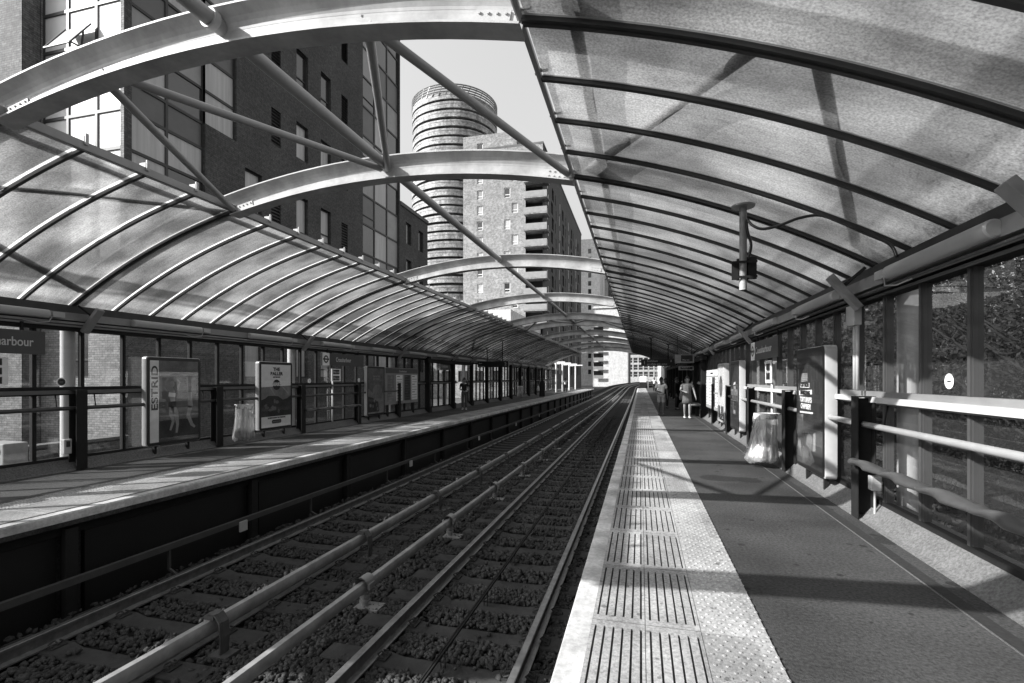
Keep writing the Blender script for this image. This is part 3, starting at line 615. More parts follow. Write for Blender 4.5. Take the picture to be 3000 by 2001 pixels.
# ================================================================ glazed walls
def wall(s):
    nm = 'right' if s > 0 else 'left'; sh = -.17 if s > 0 else .17
    zt = 2.50 if s > 0 else 2.42
    t = thing('glazed_wall', 'long glazed screen wall with dark mullions at the back of the %s platform' % nm, 'wall', (X(s,UW), 0, 0))
    ys = [y+sh for y in RIBS if y > -1.0] + [53.6+.73*k for k in range(1, 8)]
    y0, y1 = ys[0], ys[-1]
    def Bx(n, ua, ub, z0, z1, m, a=y0, b=y1): return MB().box(X(s,ua), X(s,ub), a, b, z0, z1).build(n, m, t)
    gaps = [(25.1, 26.6)] if s < 0 else [(47.5, 50)]
    def solid(a, b):
        for g in gaps:
            if a < g[1] and b > g[0]: return False
        return True
    segs = [(y0, gaps[0][0]), (gaps[0][1], y1)]
    for a, b in segs:
        Bx('sill_rail', 6.02, 6.085, 1.324, 1.386, M['sillshaded'] if s < 0 else M['colwhite'], a, b)  # left sill rail toned down to paint in its unlit inner side
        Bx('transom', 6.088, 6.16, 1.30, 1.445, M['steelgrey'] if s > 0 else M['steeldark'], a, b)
        Bx('bottom_rail', 6.10, 6.17, .187, .235, M['steeldark'], a, b)
    Bx('head_beam', 6.075, 6.24, zt, 2.56, M['steeldark']); Bx('eaves_beam', 6.06, 6.20, 2.563, 2.86, M['ribs'])
    Bx('cable_tray', 5.965, 6.05, 2.59, 2.72, M['steelgrey'])
    b = MB()
    for du, z, r in ((5.99, 2.545, .022), (6.04, 2.50, .018)): b.path([(X(s,du), y0, z), (X(s,du), y1, z)], r, 8)
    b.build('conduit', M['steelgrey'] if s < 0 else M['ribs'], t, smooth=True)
    for y in ys:
        if not solid(y, y): continue
        b = MB(); b.box(X(s,6.115), X(s,6.185), y-.030, y+.030, .236, 1.299); b.box(X(s,6.115), X(s,6.185), y-.030, y+.030, 1.446, zt-.001)
        b.box(X(s,6.098), X(s,6.114), y-.018, y+.018, .236, 1.299); b.box(X(s,6.098), X(s,6.114), y-.018, y+.018, 1.446, zt-.001)
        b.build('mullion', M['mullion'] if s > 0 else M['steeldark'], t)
    for a, c in zip(ys[:-1], ys[1:]):
        if not solid(a, c): continue
        b = MB(); u = X(s, 6.145); dk = (s > 0 and 20.4 < a < 46)
        for z0, z1 in ((.237, 1.298), (1.447, zt-.002)): b.add([(u,a+.031,z0),(u,c-.031,z0),(u,c-.031,z1),(u,a+.031,z1)], [(0,1,2,3)])
        b.build('glass_pane' if not dk else 'dark_panel', M['glass'] if not dk else M['darkwall'], t)
wall(1); wall(-1)
def wall_post(s, y, label):
    x0, x1 = X(s,5.88), X(s,6.062)
    t = thing('wall_post', label, 'post', (X(s,5.97), y, 0), group='short dark steel posts along the %s wall' % ('right' if s > 0 else 'left'))
    b = MB(); b.box(x0, x0+s*.012, y-.09, y+.09, .012, 1.38); b.box(x1-s*.012, x1, y-.09, y+.09, .05, 1.375); b.box(x0+s*.0125, x1-s*.0125, y-.006, y+.006, .05, 1.37)
    b.build('section', M['steeldark'], t, bevel=.002)
    MB().box(x0+s*.001, x1, y-.088, y+.088, 1.3805, 1.392).build('cap_plate', M['steeldark'], t)
PY = [.62, 3.54, 6.45, 9.37, 12.3, 15.25, 18.2]
for s, nm in ((1, 'right'), (-1, 'left')):
    for i, y in enumerate(PY): wall_post(s, y, 'short dark steel post, %s from the camera along the %s wall' % (ORD[i], nm))
def rail_tube(s, a, b_, i):
    nm = 'right' if s > 0 else 'left'; x = X(s,5.968)
    t = thing('handrail', 'round grey handrail, %s from the camera along the %s wall' % (ORD[i], nm), 'handrail', (x, a, 1.08), group='handrails along the %s wall' % nm)
    b = MB(); r = .034; a += .10; b_ -= .02
    b.path([(x,a-.03,1.075),(x,a-.022,1.075),(x,a,1.075),(x,b_,1.075),(x,b_+.022,1.075),(x,b_+.03,1.075)], [.008,.026,r,r,.026,.008], 16)
    b.build('tube', M['pipe'] if s > 0 else M['tubeshaded'], t, smooth=True)  # left handrails get a darker copy, their shade put into the colour
    for y in (a+.25, b_-.25): MB().path([(X(s,5.97), y, 1.075), (X(s,6.06), y, 1.075), (X(s,6.10), y, 1.32)], .012, 8).build('bracket', M['steeldark'], t, smooth=True)
for s in (1, -1):
    for i, (a, b_) in enumerate(zip(PY[:-1], PY[1:])): rail_tube(s, a, b_, i)
def perch(s, a, b_, label):
    x = X(s,5.84); t = thing('perch_rail', label, 'seat', (x, a, .6))
    n = 4; L = (b_-a-.1)/n; rings = []; K = 26
    for i in range(n):
        for k in range(K + (1 if i == n-1 else 0)):
            f = k/K; y = a+.05+(i+f)*L
            g = f*f*(3-2*f); tw = math.pi*(i + g**2.2) + .5
            A = .050 + .022*math.sin(math.pi*f)**.6; B = .034
            ring = []
            for j in range(16):
                q = 2*math.pi*j/16; px, pz = A*math.cos(q), B*math.sin(q)
                ring.append((x + s*(px*math.cos(tw) - pz*math.sin(tw)), y, .66 + px*math.sin(tw)*.75 + pz*math.cos(tw)))
            rings.append(ring)
    MB().loft(rings).build('twisted_bar', M['perch'], t, smooth=True)
    for y in (a+.03, (a+b_)/2, b_-.03): MB().path([(X(s,5.86),y,.64),(X(s,6.02),y,.60),(X(s,6.10),y,.60)], .014, 8).build('bracket', M['steeldark'], t, smooth=True)
perch(1, 3.54, 6.45, 'twisted grey metal perch rail low on the right wall, nearest the camera')
perch(-1, 12.3, 15.25, 'twisted metal perch rail low on the left wall beneath the station name sign')
for s, nm in ((1, 'right'), (-1, 'left')):
    for i, y in enumerate([v for v in ARCH if v > 0] + [6.45 + 2.92]):
        if i > 11: break
        yy = y + (0.12 if s < 0 else -.02)
        o = thing('roof_column', 'round white column outside the %s glass wall, %s' % (nm, 'just behind the camera' if i == 0 else ORD[i-1]+' ahead of the camera'), 'column', (X(s,6.40), yy, -1.4), group='round white columns behind the glass')
        if y == 9.37: o['label'] = 'extra round white column between two arches outside the %s glass wall' % nm
        r = .105
        MB().cyl(X(s,6.40), yy, -1.4, 2.86, r, 24).build('shaft', M['colwhite'], o, smooth=True, auto=True)
        MB().cyl(X(s,6.40), yy, -.2, -.14, r+.03, 24).build('collar', M['colwhite'], o, smooth=True, auto=True)
    for i in range(17):
        y = (4.22 if s > 0 else 4.45) + 2.92*(i-1)
        t = thing('strip_lamp', 'pale tubular strip lamp under the %s eaves, %s' % (nm, 'beside the camera' if i == 0 else ORD[i-1]+' ahead of the camera'), 'lamp', (X(s,5.93), y, 2.655), group='strip lamps under the eaves')
        MB().path([(X(s,5.93),y,2.655),(X(s,5.93),y+.012,2.655),(X(s,5.93),y+1.52,2.655),(X(s,5.93),y+1.53,2.655)], [.055,.068,.068,.055], 20).build('tube', M['lampwhite'], t, smooth=True, auto=True)
        b = MB(); b.box(X(s,5.88), X(s,5.96), y+1.56, y+1.74, 2.61, 2.70); b.build('end_box', M['lampwhite'], t, bevel=.006)
        if y < 24: MB().path([(X(s,5.9),y+1.56,2.62),(X(s,5.88),y+1.50,2.52),(X(s,5.92),y+1.36,2.50),(X(s,5.98),y+1.2,2.53)], .008, 6).build('flex', M['lampwhite'], t, smooth=True)
# full-height dark posts of the shelters farther on
for s, nm in ((1, 'right'), (-1, 'left')):
    for i, y in enumerate([21.1, 24.2, 27.1, 30.1, 33.1, 36.1, 39.2, 42.2, 45.2, 48.2]):
        b = MB(); b.box(X(s,5.86), X(s,6.055), y-.11, y+.11, .012, 2.585); b.box(X(s,5.83), X(s,5.857), y-.14, y+.14, .012, .30)
        tag(b.build('shelter_post', M['steeldark'], org=(X(s,5.96), y, 0)), 'full-height dark post, %s of the far row along the %s wall' % (ORD[i], nm), 'post', 'full-height dark posts along the far part of the %s wall' % nm)
    a, c = (20.9, 27.2) if s < 0 else (20.7, 48.3)
    tag(MB().box(X(s,5.87), X(s,6.045), a, c, 2.30, 2.48).build('lintel', M['steeldark'], org=(X(s,5.96), a, 2.3)), 'dark lintel beam over the far part of the %s wall' % nm, 'beam')
# ================================================================ posters, signs, displays
def advert(s, y0, z0, label, paint, w=1.25, h=1.80, frame='black', back='papergrey'):
    uf = 5.905; xf = X(s,uf); xb = X(s,uf+(.145 if s > 0 else .11)); t = thing('advert_board', label, 'poster', (X(s,5.98), y0+w/2, z0), group='framed advert boards')
    r = .06; N = 6
    def rr(y0, y1, za, zb, r, x):
        pts = []
        for cy, cz, a0 in ((y1-r, zb-r, 0), (y0+r, zb-r, 90), (y0+r, za+r, 180), (y1-r, za+r, 270)):
            for k in range(N+1):
                a = math.radians(a0+90*k/N); pts.append((x, cy+r*math.cos(a), cz+r*math.sin(a)))
        return pts
    MB().loft([rr(y0, y0+w, z0, z0+h, r, xb), rr(y0, y0+w, z0, z0+h, r, xf+s*.012), rr(y0+.01, y0+w-.01, z0+.01, z0+h-.01, r, xf)]).build('case', M['lampwhite'], t, smooth=True, auto=True)
    o = rr(y0+.012, y0+w-.012, z0+.012, z0+h-.012, r, xf-s*.003); i_ = rr(y0+.075, y0+w-.075, z0+.075, z0+h-.075, .02, xf-s*.003)
    n = len(o); MB().add(o+i_, [(k,(k+1)%n,n+(k+1)%n,n+k) for k in range(n)]).build('frame', M[frame], t)
    x = xf - s*.002
    MB().add([(x,y0+.074,z0+.074),(x,y0+w-.074,z0+.074),(x,y0+w-.074,z0+h-.074),(x,y0+.074,z0+h-.074)], [(0,1,2,3)]).build('poster', M[back], t)
    for yy in (y0+.25, y0+w-.25): MB().box(X(s,5.97), X(s,6.02), yy-.025, yy+.025, .02, z0-.001).build('foot', M['steeldark'], t)
    # poster painting helpers: a in 0..1 from the reader's left, b in 0..1 from the bottom
    iw, ih = w-.15, h-.15
    def P(a, b, lift=.004):
        yy = y0+.075+a*iw if s < 0 else y0+w-.075-a*iw
        return (xf - s*lift, yy, z0+.075+b*ih)
    def shape(name, pts, m, lift=.004):
        return MB().poly([P(a,b,lift) for a,b in pts]).build(name, M[m], t)
    def tx(body, a, b, size, m, sx=1, align='CENTER', bold=0, lift=.006, rot=None):
        return text(body, P(a,b,lift), 'L' if s < 0 else 'R', size, M[m], t, sx=sx, align=align, bold=bold, rot=rot)
    paint(shape, tx)
    xg = xf - s*.012
    MB().add([(xg,y0+.07,z0+.07),(xg,y0+w-.07,z0+.07),(xg,y0+w-.07,z0+h-.07),(xg,y0+.07,z0+h-.07)], [(0,1,2,3)]).build('cover_glass', M['clearglass'], t)
    return t
def ell(cx, cy, rx, ry, n=20): return [(cx+rx*math.cos(2*math.pi*k/n), cy+ry*math.sin(2*math.pi*k/n)) for k in range(n)]
def limb(pts, w):  # tapered flat strip as polygon
    L, R_ = [], []
    for i, (x, y) in enumerate(pts):
        x0, y0 = pts[max(i-1,0)]; x1, y1 = pts[min(i+1,len(pts)-1)]; dx, dy = x1-x0, (y1-y0)*1.5; l = math.hypot(dx, dy) or 1
        L.append((x-dy/l*w[i], y+dx/l*w[i]/1.5)); R_.append((x+dy/l*w[i], y-dx/l*w[i]/1.5))
    return L + R_[::-1]
def paint_a(shape, tx):
    shape('side_band', [(0,0),(.17,0),(.17,1),(0,1)], 'paper', .004)
    shape('photo_dark', [(.17,0),(1,0),(1,.26),(.17,.26)], 'paperdark', .0042)
    shape('photo_sky', [(.17,.62),(1,.62),(1,.84),(.17,.84)], 'papergrey', .0042)
    shape('photo_mid', [(.17,.26),(1,.26),(1,.62),(.17,.62)], 'papermid', .0042)
    shape('photo_top', [(.17,.84),(1,.84),(1,1),(.17,1)], 'papermid', .0042)
    tx('ESTRID', .147, .385, .19, 'black', sx=1.52, align='LEFT', rot=math.pi/2, bold=.0035)
    tx('MOMENT OF YOURS', .58, .90, .045, 'papergrey'); tx('THE RAZOR SUBSCRIPTION', .58, .87, .035, 'papergrey')
    sk = 'clight'
    for pts, w in (([(.44,.44),(.45,.50),(.43,.57),(.44,.64)], [.06,.045,.07,.05]), ([(.44,.45),(.52,.34),(.55,.20),(.53,.09)], [.06,.05,.03,.022]), ([(.43,.45),(.42,.34),(.46,.24),(.40,.13)], [.05,.05,.03,.02]),
                   ([(.48,.63),(.56,.66),(.60,.73),(.52,.78)], [.03,.026,.02,.018]), ([(.40,.63),(.33,.68),(.30,.74),(.36,.78)], [.03,.026,.02,.018]),
                   ([(.82,.60),(.82,.50),(.83,.40)], [.04,.05,.06]), ([(.83,.42),(.78,.30),(.86,.18),(.93,.14)], [.05,.04,.035,.02]), ([(.82,.68),(.82,.72)], [.035,.035])):
        shape('figure', limb(pts, w), sk, .0046)
    shape('head', ell(.44,.71,.045,.042), sk, .0048); shape('hair', limb([(.49,.74),(.50,.66),(.54,.58)], [.03,.04,.02]), 'paperdark', .0047)
    shape('garment', limb([(.44,.60),(.43,.55)], [.07,.07]), 'paper', .005)
    shape('garment', limb([(.44,.49),(.44,.42)], [.075,.085]), 'paperdark', .005)
def paint_b(shape, tx):
    shape('paper_top', [(0,.64),(1,.64),(1,1),(0,1)], 'paper'); shape('paper_bottom', [(0,0),(1,0),(1,.17),(0,.17)], 'paper')
    shape('picture', [(0,.17),(1,.17),(1,.50),(0,.50)], 'paperdark'); shape('picture_mid', [(0,.44),(.12,.46),(.25,.52),(.40,.50),(.55,.49),(.72,.43),(.88,.45),(1,.50),(1,.66),(0,.64)], 'papergrey', .0044)
    shape('stripe', [(.25,.64),(.32,.64),(.46,.52),(.44,.50)], 'clight', .0048); shape('stripe', [(.68,.64),(.74,.64),(.95,.52),(.92,.51)], 'clight', .0048)
    for k in range(14):
        a = random.uniform(.08,.92); b = random.uniform(.24,.42); shape('crowd', ell(a,b,random.uniform(.03,.07),random.uniform(.02,.05),9), random.choice(['papermid','papermid','paperdark']), .0044+.0001*k)
    tx('THE', .5, .90, .125, 'black', sx=1.1, bold=.005); tx('BALLER', .5, .83, .125, 'black', sx=1.1, bold=.005); tx('ON THE MAP', .5, .79, .045, 'black', bold=.003)
    shape('ball', ell(.5,.675,.13,.085,24), 'paperdark', .0062); tx('SERIES', .5, .66, .12, 'cwhite', bold=.004, lift=.0085)
    tx('TICKETS FROM THE THEATRE', .5, .135, .05, 'black', bold=.003); shape('button', limb([(.34,.085),(.36,.085),(.64,.085),(.66,.085)], [.02,.045,.045,.02]), 'paperdark', .0062); tx('BOOK NOW', .5, .072, .05, 'clight', lift=.0085)
def paint_c(shape, tx):
    shape('dark_top', [(0,.45),(1,.45),(1,1),(0,1)], 'papermid'); shape('dome', ell(.58,.50,.30,.14,24), 'papergrey', .0044)
    shape('slope', [(0,.38),(0,.56),(.42,.40),(1,.30),(1,0),(.75,0),(.7,.2),(.3,.3)], 'papergrey', .0047)
    shape('shade', [(0,.03),(.7,.03),(.62,.26),(.3,.34),(0,.38)], 'paperdark', .005)
    for k in range(9): shape('crowd', ell(random.uniform(.1,.8),random.uniform(.08,.30),.05,.04,8), random.choice(['papermid','papergrey']), .0052+.0001*k)
    tx('ONE IN THE', .5, .80, .09, 'clight', bold=.004); tx('CITY NOW', .5, .74, .09, 'clight', bold=.004)
def paint_d(shape, tx):
    shape('dark', [(0,0),(1,0),(1,1),(0,1)], 'paperdark', .0035)
    shape('block', [(.16,.74),(.42,.75),(.42,.82),(.16,.82)], 'clight', .0045)
    for i in range(4): shape('line', [(.18,.752+.017*i),(.40,.754+.017*i),(.40,.759+.017*i),(.18,.757+.017*i)], 'papermid', .0052)
    shape('label_strip', [(.12,.69),(.50,.69),(.50,.735),(.12,.725)], 'cwhite', .0045); tx('CUT FROM', .31, .70, .075, 'black', bold=.005, lift=.0075)
    shape('label_strip', [(.06,.615),(.60,.635),(.60,.675),(.06,.66)], 'cwhite', .0045); tx('MARKETING', .33, .628, .08, 'black', bold=.005, lift=.0075)
    tx("TORTURER'S", .35, .56, .105, 'cwhite', sx=.9, bold=.004); tx('CHAMBER!', .35, .50, .105, 'cwhite', sx=.9, bold=.004)
    shape('underline', [(.10,.455),(.64,.465),(.64,.48),(.10,.47)], 'cwhite', .0045)
    shape('ground', [(0,.10),(1,.12),(1,.33),(.6,.36),(.25,.38),(0,.40)], 'signblue', .0042); shape('table', [(.35,.18),(.45,.30),(.62,.26),(.6,.14)], 'papergrey', .0048); shape('rag', [(.62,.14),(.66,.30),(.74,.31),(.74,.15)], 'clight', .005)
    shape('corner', [(0,.05),(.18,.05),(.12,.20),(.02,.22)], 'papergrey', .0045)
def paint_e(shape, tx):
    shape('dark', [(0,0),(1,0),(1,1),(0,1)], 'paperdark', .0035); shape('card', [(.35,.66),(.62,.68),(.62,.72),(.40,.70)], 'cwhite', .0045)
    shape('box', [(.38,.60),(.66,.60),(.66,.65),(.38,.65)], 'clight', .0045); shape('band', [(.08,.50),(.92,.50),(.92,.60),(.08,.60)], 'papergrey', .0044)
    shape('band', [(.2,.44),(.92,.44),(.92,.49),(.2,.49)], 'papermid', .0044); shape('line', [(.05,.42),(.95,.42),(.95,.426),(.05,.426)], 'clight', .0046)
    shape('figure', [(.25,.25),(.30,.40),(.40,.41),(.38,.25)], 'papermid', .0044); shape('cup', [(.36,.21),(.62,.21),(.60,.27),(.38,.27)], 'clight', .0046)
advert(-1, 7.62, .225, 'framed advert board reading ESTRID with figures on a beach, on the left wall', paint_a)
advert(-1, 10.6, .225, 'framed advert board reading THE BALLER with a dark ball, on the left wall', paint_b)
advert(-1, 15.75, .225, 'framed dark advert board with a pale dome shape, beside the left information panel', paint_c)
advert(1, 7.45, .24, "tall advert board reading TORTURER'S CHAMBER on the right wall, nearest the camera", paint_d, frame='black', back='paperdark')
advert(1, 13.4, .24, 'dark advert board with a small white card on the right wall, beyond the bin', paint_e, frame='black', back='paperdark')
def paint_f(shape, tx):
    shape('picture', ell(.55,.62,.30,.20), 'papermid'); shape('leg', [(.4,.05),(.5,.3),(.62,.3),(.58,.05)], 'cwhite', .0045); shape('low', [(0,0),(1,0),(1,.26),(0,.26)], 'paperdark', .0042)
advert(1, 15.75, .24, 'pale advert board with a dark round picture beside the white information panel on the right', paint_f, frame='lampwhite', back='paper')
def info_panel(s, ya, yb, z0, z1, label, bright):
    x = X(s,5.95); t = thing('information_panel', label, 'notice board', (x, ya, z0))
    MB().box(x, X(s,6.0), ya, yb, z0, z1).build('board', M['clight' if bright else 'steelgrey'], t)
    for k, m in ((.05,'papergrey'),(.30,'paper'),(.55,'paperdark'),(.78,'paper')):
        a = ya+(yb-ya)*k if s < 0 else yb-(yb-ya)*k; b = a + (yb-ya)*.19*(-s)
        if bright and m == 'papergrey': m = 'paper'
        MB().box(x-s*.001, x-s*.006, a, b, z0+.12, z1-.28).build('notice', M[m], t)
        lb = MB()
        for j in range(9):
            z = z1-.36-j*.11; lb.box(x-s*.0062, x-s*.008, a+(b-a)*.1, a+(b-a)*(.9 if j % 3 else .55), z, z+.02+.015*(j % 3 == 0))
        lb.build('printed_lines', M['papermid'], t)
    MB().box(x-s*.001, x-s*.005, ya+.02, yb-.02, z1-.22, z1-.02).build('header', M['signblue' if not bright else 'paper'], t)
    text('Crossharbour', (x-s*.008, (ya+yb)/2, z1-.17), 'L' if s < 0 else 'R', .12, M['signtext' if not bright else 'black'], t, align='CENTER')
    for yy in (ya+.3, yb-.3): MB().box(X(s,6.0), X(s,6.05), yy-.05, yy+.05, .03, z0+.3).build('post', M['steeldark'], t)
info_panel(-1, 17.15, 20.0, .55, 2.0, 'long grey information panel with posters on the left wall', False)
info_panel(1, 17.15, 20.2, .50, 1.90, 'long white sunlit information panel on the right wall', True)
def roundel(t, s, x, y, z, r):
    def ringp(r0, r1, lift, m):
        n = 28; vs = [(x-s*lift, y+r_*math.cos(2*math.pi*k/n), z+r_*math.sin(2*math.pi*k/n)) for r_ in (r0, r1) for k in range(n)]
        MB().add(vs, [(k,(k+1)%n,n+(k+1)%n,n+k) for k in range(n)]).build('roundel_ring', M[m], t)
    ringp(r*.62, r, .004, 'black'); MB().box(x-s*.004, x-s*.007, y-r*1.25, y+r*1.25, z-r*.19, z+r*.19).build('roundel_bar', M['black'], t)
def name_sign(s, ya, yb, label, z0=1.99, z1=2.38, ts=None, sx=.75):
    x = X(s,5.98) if s < 0 else X(s,5.94); t = thing('station_sign', label, 'sign', (x, ya, z0), group='station name signs')
    MB().box(x, x+s*.035, ya, yb, z0, z1).build('board', M['signblue'], t)
    w = .36; a = ya if s < 0 else yb
    MB().box(x-s*.001, x-s*.004, a, a-s*w, z0, z1).build('white_end', M['paper'], t)
    roundel(t, s, x-s*.003, a-s*w/2, (z0+z1)/2, .12)
    text('Crossharbour', (x-s*.005, ts or a-s*(w+.16), z0+.13), 'L' if s < 0 else 'R', .20, M['signtext'], t, bold=.002, sx=sx)
    for yy in (ya+.3, yb-.3): MB().box(X(s,6.0), X(s,6.03), yy-.02, yy+.02, z1+.001, 2.50).build('hanger', M['steeldark'], t)
name_sign(-1, 3.55, 5.96, 'dark station name sign at the left edge of the picture, cut off to read arbour', 1.98, 2.36, ts=4.94)
name_sign(-1, 13.3, 15.65, 'small dark station name sign reading Crossharbour above the perch rail on the left wall', ts=14.0)
name_sign(1, 9.95, 12.2, 'dark station name sign reading Crossharbour under the right eaves', ts=11.75, sx=1.2)
name_sign(-1, 22.2, 23.9, 'station name sign between the far dark posts on the left')
def way_sign(s, ya, z0, z1, label, n, w=.5, pole=True):
    x = X(s,6.0); t = thing('direction_sign', label, 'sign', (x, ya, z0))
    MB().box(x, x+s*.02, ya, ya+w, z0, z1).build('board', M['paper'], t)
    for k in range(n):
        zc = z1 - (z1-z0)*(k+.5)/n
        MB().box(x-s*.001, x-s*.004, ya+.08, ya+w-.08, zc-(z1-z0)*.36/n, zc+(z1-z0)*.36/n).build('black_box', M['black'], t)
        text('\u2192' if s < 0 and n > 2 else 'Way out', (x-s*.006, ya+w/2, zc-.03), 'L' if s < 0 else 'R', .10, M['signtext'], t, align='CENTER')
    if pole: MB().cyl(x+s*.05, ya+.12, .19, z0, .025, 10).build('pole', M['colwhite'], t, smooth=True)
way_sign(-1, 4.98, 1.49, 1.92, 'white sign with dark arrow boxes at the left edge of the picture', 3)
way_sign(-1, 13.8, 1.49, 1.89, 'small white sign with two black boxes on a pole under the left name sign', 2)
way_sign(1, 10.7, 1.50, 1.95, 'tall narrow white notice with a black top under the right name sign', 1, w=.46)
def sticker(s, y, z, r, label, dark=False):
    x = X(s,6.135); n = 24; t = thing('glass_sticker', label, 'sticker', (x, y, z), group='round stickers on the glass')
    MB().poly([(x, y+r*math.cos(2*math.pi*k/n), z+r*math.sin(2*math.pi*k/n)) for k in range(n)]).build('disc', M['cwhite'], t)
    q = r*.78
    if dark: MB().poly([(x-s*.002, y+q*math.cos(2*math.pi*k/n), z+q*math.sin(2*math.pi*k/n)) for k in range(n)]).build('dark_disc', M['paperdark'], t)
    MB().box(x-s*.003, x-s*.0045, y-r*.45, y+r*.3, z-r*.08, z+r*.06).build('cigarette_mark', M['black' if not dark else 'clight'], t)
sticker(-1, 6.3, 1.53, .075, 'round dark no smoking sticker with white rim on the left glass', True)
sticker(-1, 12.9, 1.51, .07, 'round white sticker on the left glass just before the far name sign')
sticker(-1, 15.6, 1.52, .07, 'round white sticker on the left glass beside the dome advert')
sticker(1, 5.16, 1.57, .068, 'round white no smoking sticker on the right glass nearest the camera')
def display(s, x0, x1, y, z0, z1, label, lines, num):
    t = thing('train_display', label, 'display', ((x0+x1)/2, y, z0), group='hanging train indicator displays')
    MB().box(x0, x1, y, y+.22, z0, z1).build('case', M['black'], t, bevel=.01)
    for k, (b, sz) in enumerate(lines): text(b, (x0+.32 if s > 0 else x0+.08, y-.003, z1-.15-k*.16), 'F', sz, M['signtext'], t, bold=.002)
    text(num[0], (x0+.12 if s > 0 else x1-.22, y-.003, z0+.10), 'F', .24, M['signtext'], t, bold=.004)
    if s > 0: text(num[1], (x1-.25, y-.003, z1-.15), 'F', .14, M['signtext'], t, bold=.003)
    for xx in ((x0*.7+x1*.3), (x0*.2+x1*.8)):
        u = abs(xx-XC); MB().cyl(xx, y+.11, z1, roof(u), .03, 10).build('hanging_pole', M['steeldark'], t, smooth=True)
        MB().cyl(xx, y+.11, roof(u)-.03, roof(u), .12, 16).build('flange', M['steeldark'], t, smooth=True, auto=True)
display(1, .02, 1.80, 28.0, 2.25, 2.62, 'black hanging train display numbered 1 over the right platform', [('Lewisham', .14), ('get off the train and pr', .115)], ('1', '2'))
display(-1, -9.2, -7.35, 27.4, 2.22, 2.56, 'black hanging train display numbered 2 over the left platform', [('Bank', .10), ('Lewisham', .08)], ('2', ''))
for (x0, x1, y, z0, z1, bx, lab, tx_) in ((1.42, 2.20, 22.3, 2.24, 2.60, (.25, .06, .72, .16), 'white hanging sign with a black box over the right platform', 'Way out'), (1.62, 2.25, 23.0, 1.94, 2.12, (.08, .04, .58, .14), 'small dark hanging sign with a pale border below the white one', 'Platform 1')):
    t = thing('hanging_sign', lab, 'sign', (x0, y, z0)); MB().box(x0, x1, y, y+.06, z0, z1).build('board', M['clight'], t)
    MB().box(x0+bx[0], x0+bx[2], y-.006, y-.001, z0+bx[1], z0+.12+bx[3]*(.9 if z1-z0 > .3 else .0)+(.02 if z1-z0 < .3 else .06)).build('black_box', M['black'], t)
    text(tx_, (x0+bx[0]+.05, y-.010, z0+bx[1]+.04), 'F', .08, M['signtext'], t)
    for xx in (x0+.1, x1-.1): MB().cyl(xx, y+.03, z1, roof(abs(xx-XC))+.02 if z1 > 2.3 else 2.62, .012, 8).build('hanger', M['steeldark'], t)
# camera pole hanging from the right canopy and its cable
px, py = 1.13, 6.12; zt = roof(px-XC)
t = thing('hanging_pole', 'grey pole with bolted clamp plates hanging from the right canopy', 'pole', (px, py, 2.6))
MB().cyl(px, py, 2.60, zt, .040, 20).build('pole', M['steelgrey'], t, smooth=True, auto=True)
MB().cyl(px, py, zt-.035, zt-.015, .125, 24).build('flange', M['steelgrey'], t, smooth=True, auto=True)
b = MB(); b.box(px+.05, px+.14, py-.012, py+.012, 2.72, 2.97); b.box(px-.12, px-.05, py-.012, py+.012, 2.72, 2.92); b.box(px-.06, px+.06, py+.041, py+.055, 2.72, 2.97)
b.box(px-.12, px+.14, py-.052, py-.042, 2.90, 2.925); b.box(px-.12, px+.14, py-.052, py-.042, 2.73, 2.755); b.build('clamp_plate', M['steeldark'], t)
MB().cyl(px, py, 2.60, 2.70, .0412, 20).build('end_cap', M['lampwhite'], t, smooth=True, auto=True)
t = thing('cable', 'thick black cable drooping from the hanging pole across the roof sheets to the right eaves', 'cable', (px, py, 3.4))
pts = [(px+.05,py,2.95),(px+.08,py-.02,3.1),(px+.04,py-.03,3.26),(px+.03,py-.05,3.38),(px+.08,py-.1,3.30),(px+.17,py-.15,3.24),(px+.32,py-.2,3.25),(px+.50,py-.25,3.30),(px+.68,py-.3,3.30),(px+.85,py-.35,3.20),(px+1.05,py-.4,3.06),(px+1.25,py-.45,2.92),(2.42,py-.5,2.78)]
def smooth_pts(pts, k=5):
    out = []; P = [Vector(p) for p in pts]; P = [P[0]]+P+[P[-1]]
    for i in range(1, len(P)-2):
        for j in range(k):
            q = j/k; a, b, c, d = P[i-1], P[i], P[i+1], P[i+2]
            out.append(.5*((2*b)+(c-a)*q+(2*a-5*b+4*c-d)*q*q+(3*b-3*c+d-a)*q**3))
    out.append(P[-1]); return out
MB().path(smooth_pts(pts), .016, 8).build('cable_run', M['black'], t, smooth=True)
# conduits and junction boxes on the right wall
t = thing('junction_box', 'grey junction box with two pipes running down the right glass beside the second arch', 'box', (2.4, 6.9, 2.2))
MB().box(2.42, 2.50, 6.62, 6.86, 2.22, 2.46).build('box', M['lampwhite'], t, bevel=.006)
for dy in (6.66, 6.74): MB().cyl(2.47, dy, 1.46, 2.22, .020, 10).build('pipe', M['lampwhite'], t, smooth=True)
t = thing('socket_box', 'small white socket box fixed to the nearest right wall post', 'box', (2.5, 6.3, .4))
MB().box(2.45, 2.55, 6.24, 6.34, .36, .52).build('box', M['lampwhite'], t, bevel=.01); MB().cyl(2.50, 6.29, .10, .36, .012, 8).build('pipe', M['lampwhite'], t)
t = thing('socket_box', 'small pale socket box low on a left wall post beside the ESTRID board', 'box', (-9.5, 6.3, .4))
MB().box(-9.47, -9.55, 6.22, 6.34, .30, .55).build('box', M['lampwhite'], t, bevel=.01); MB().box(-9.465, -9.469, 6.25, 6.31, .42, .52).build('label_plate', M['paperdark'], t)
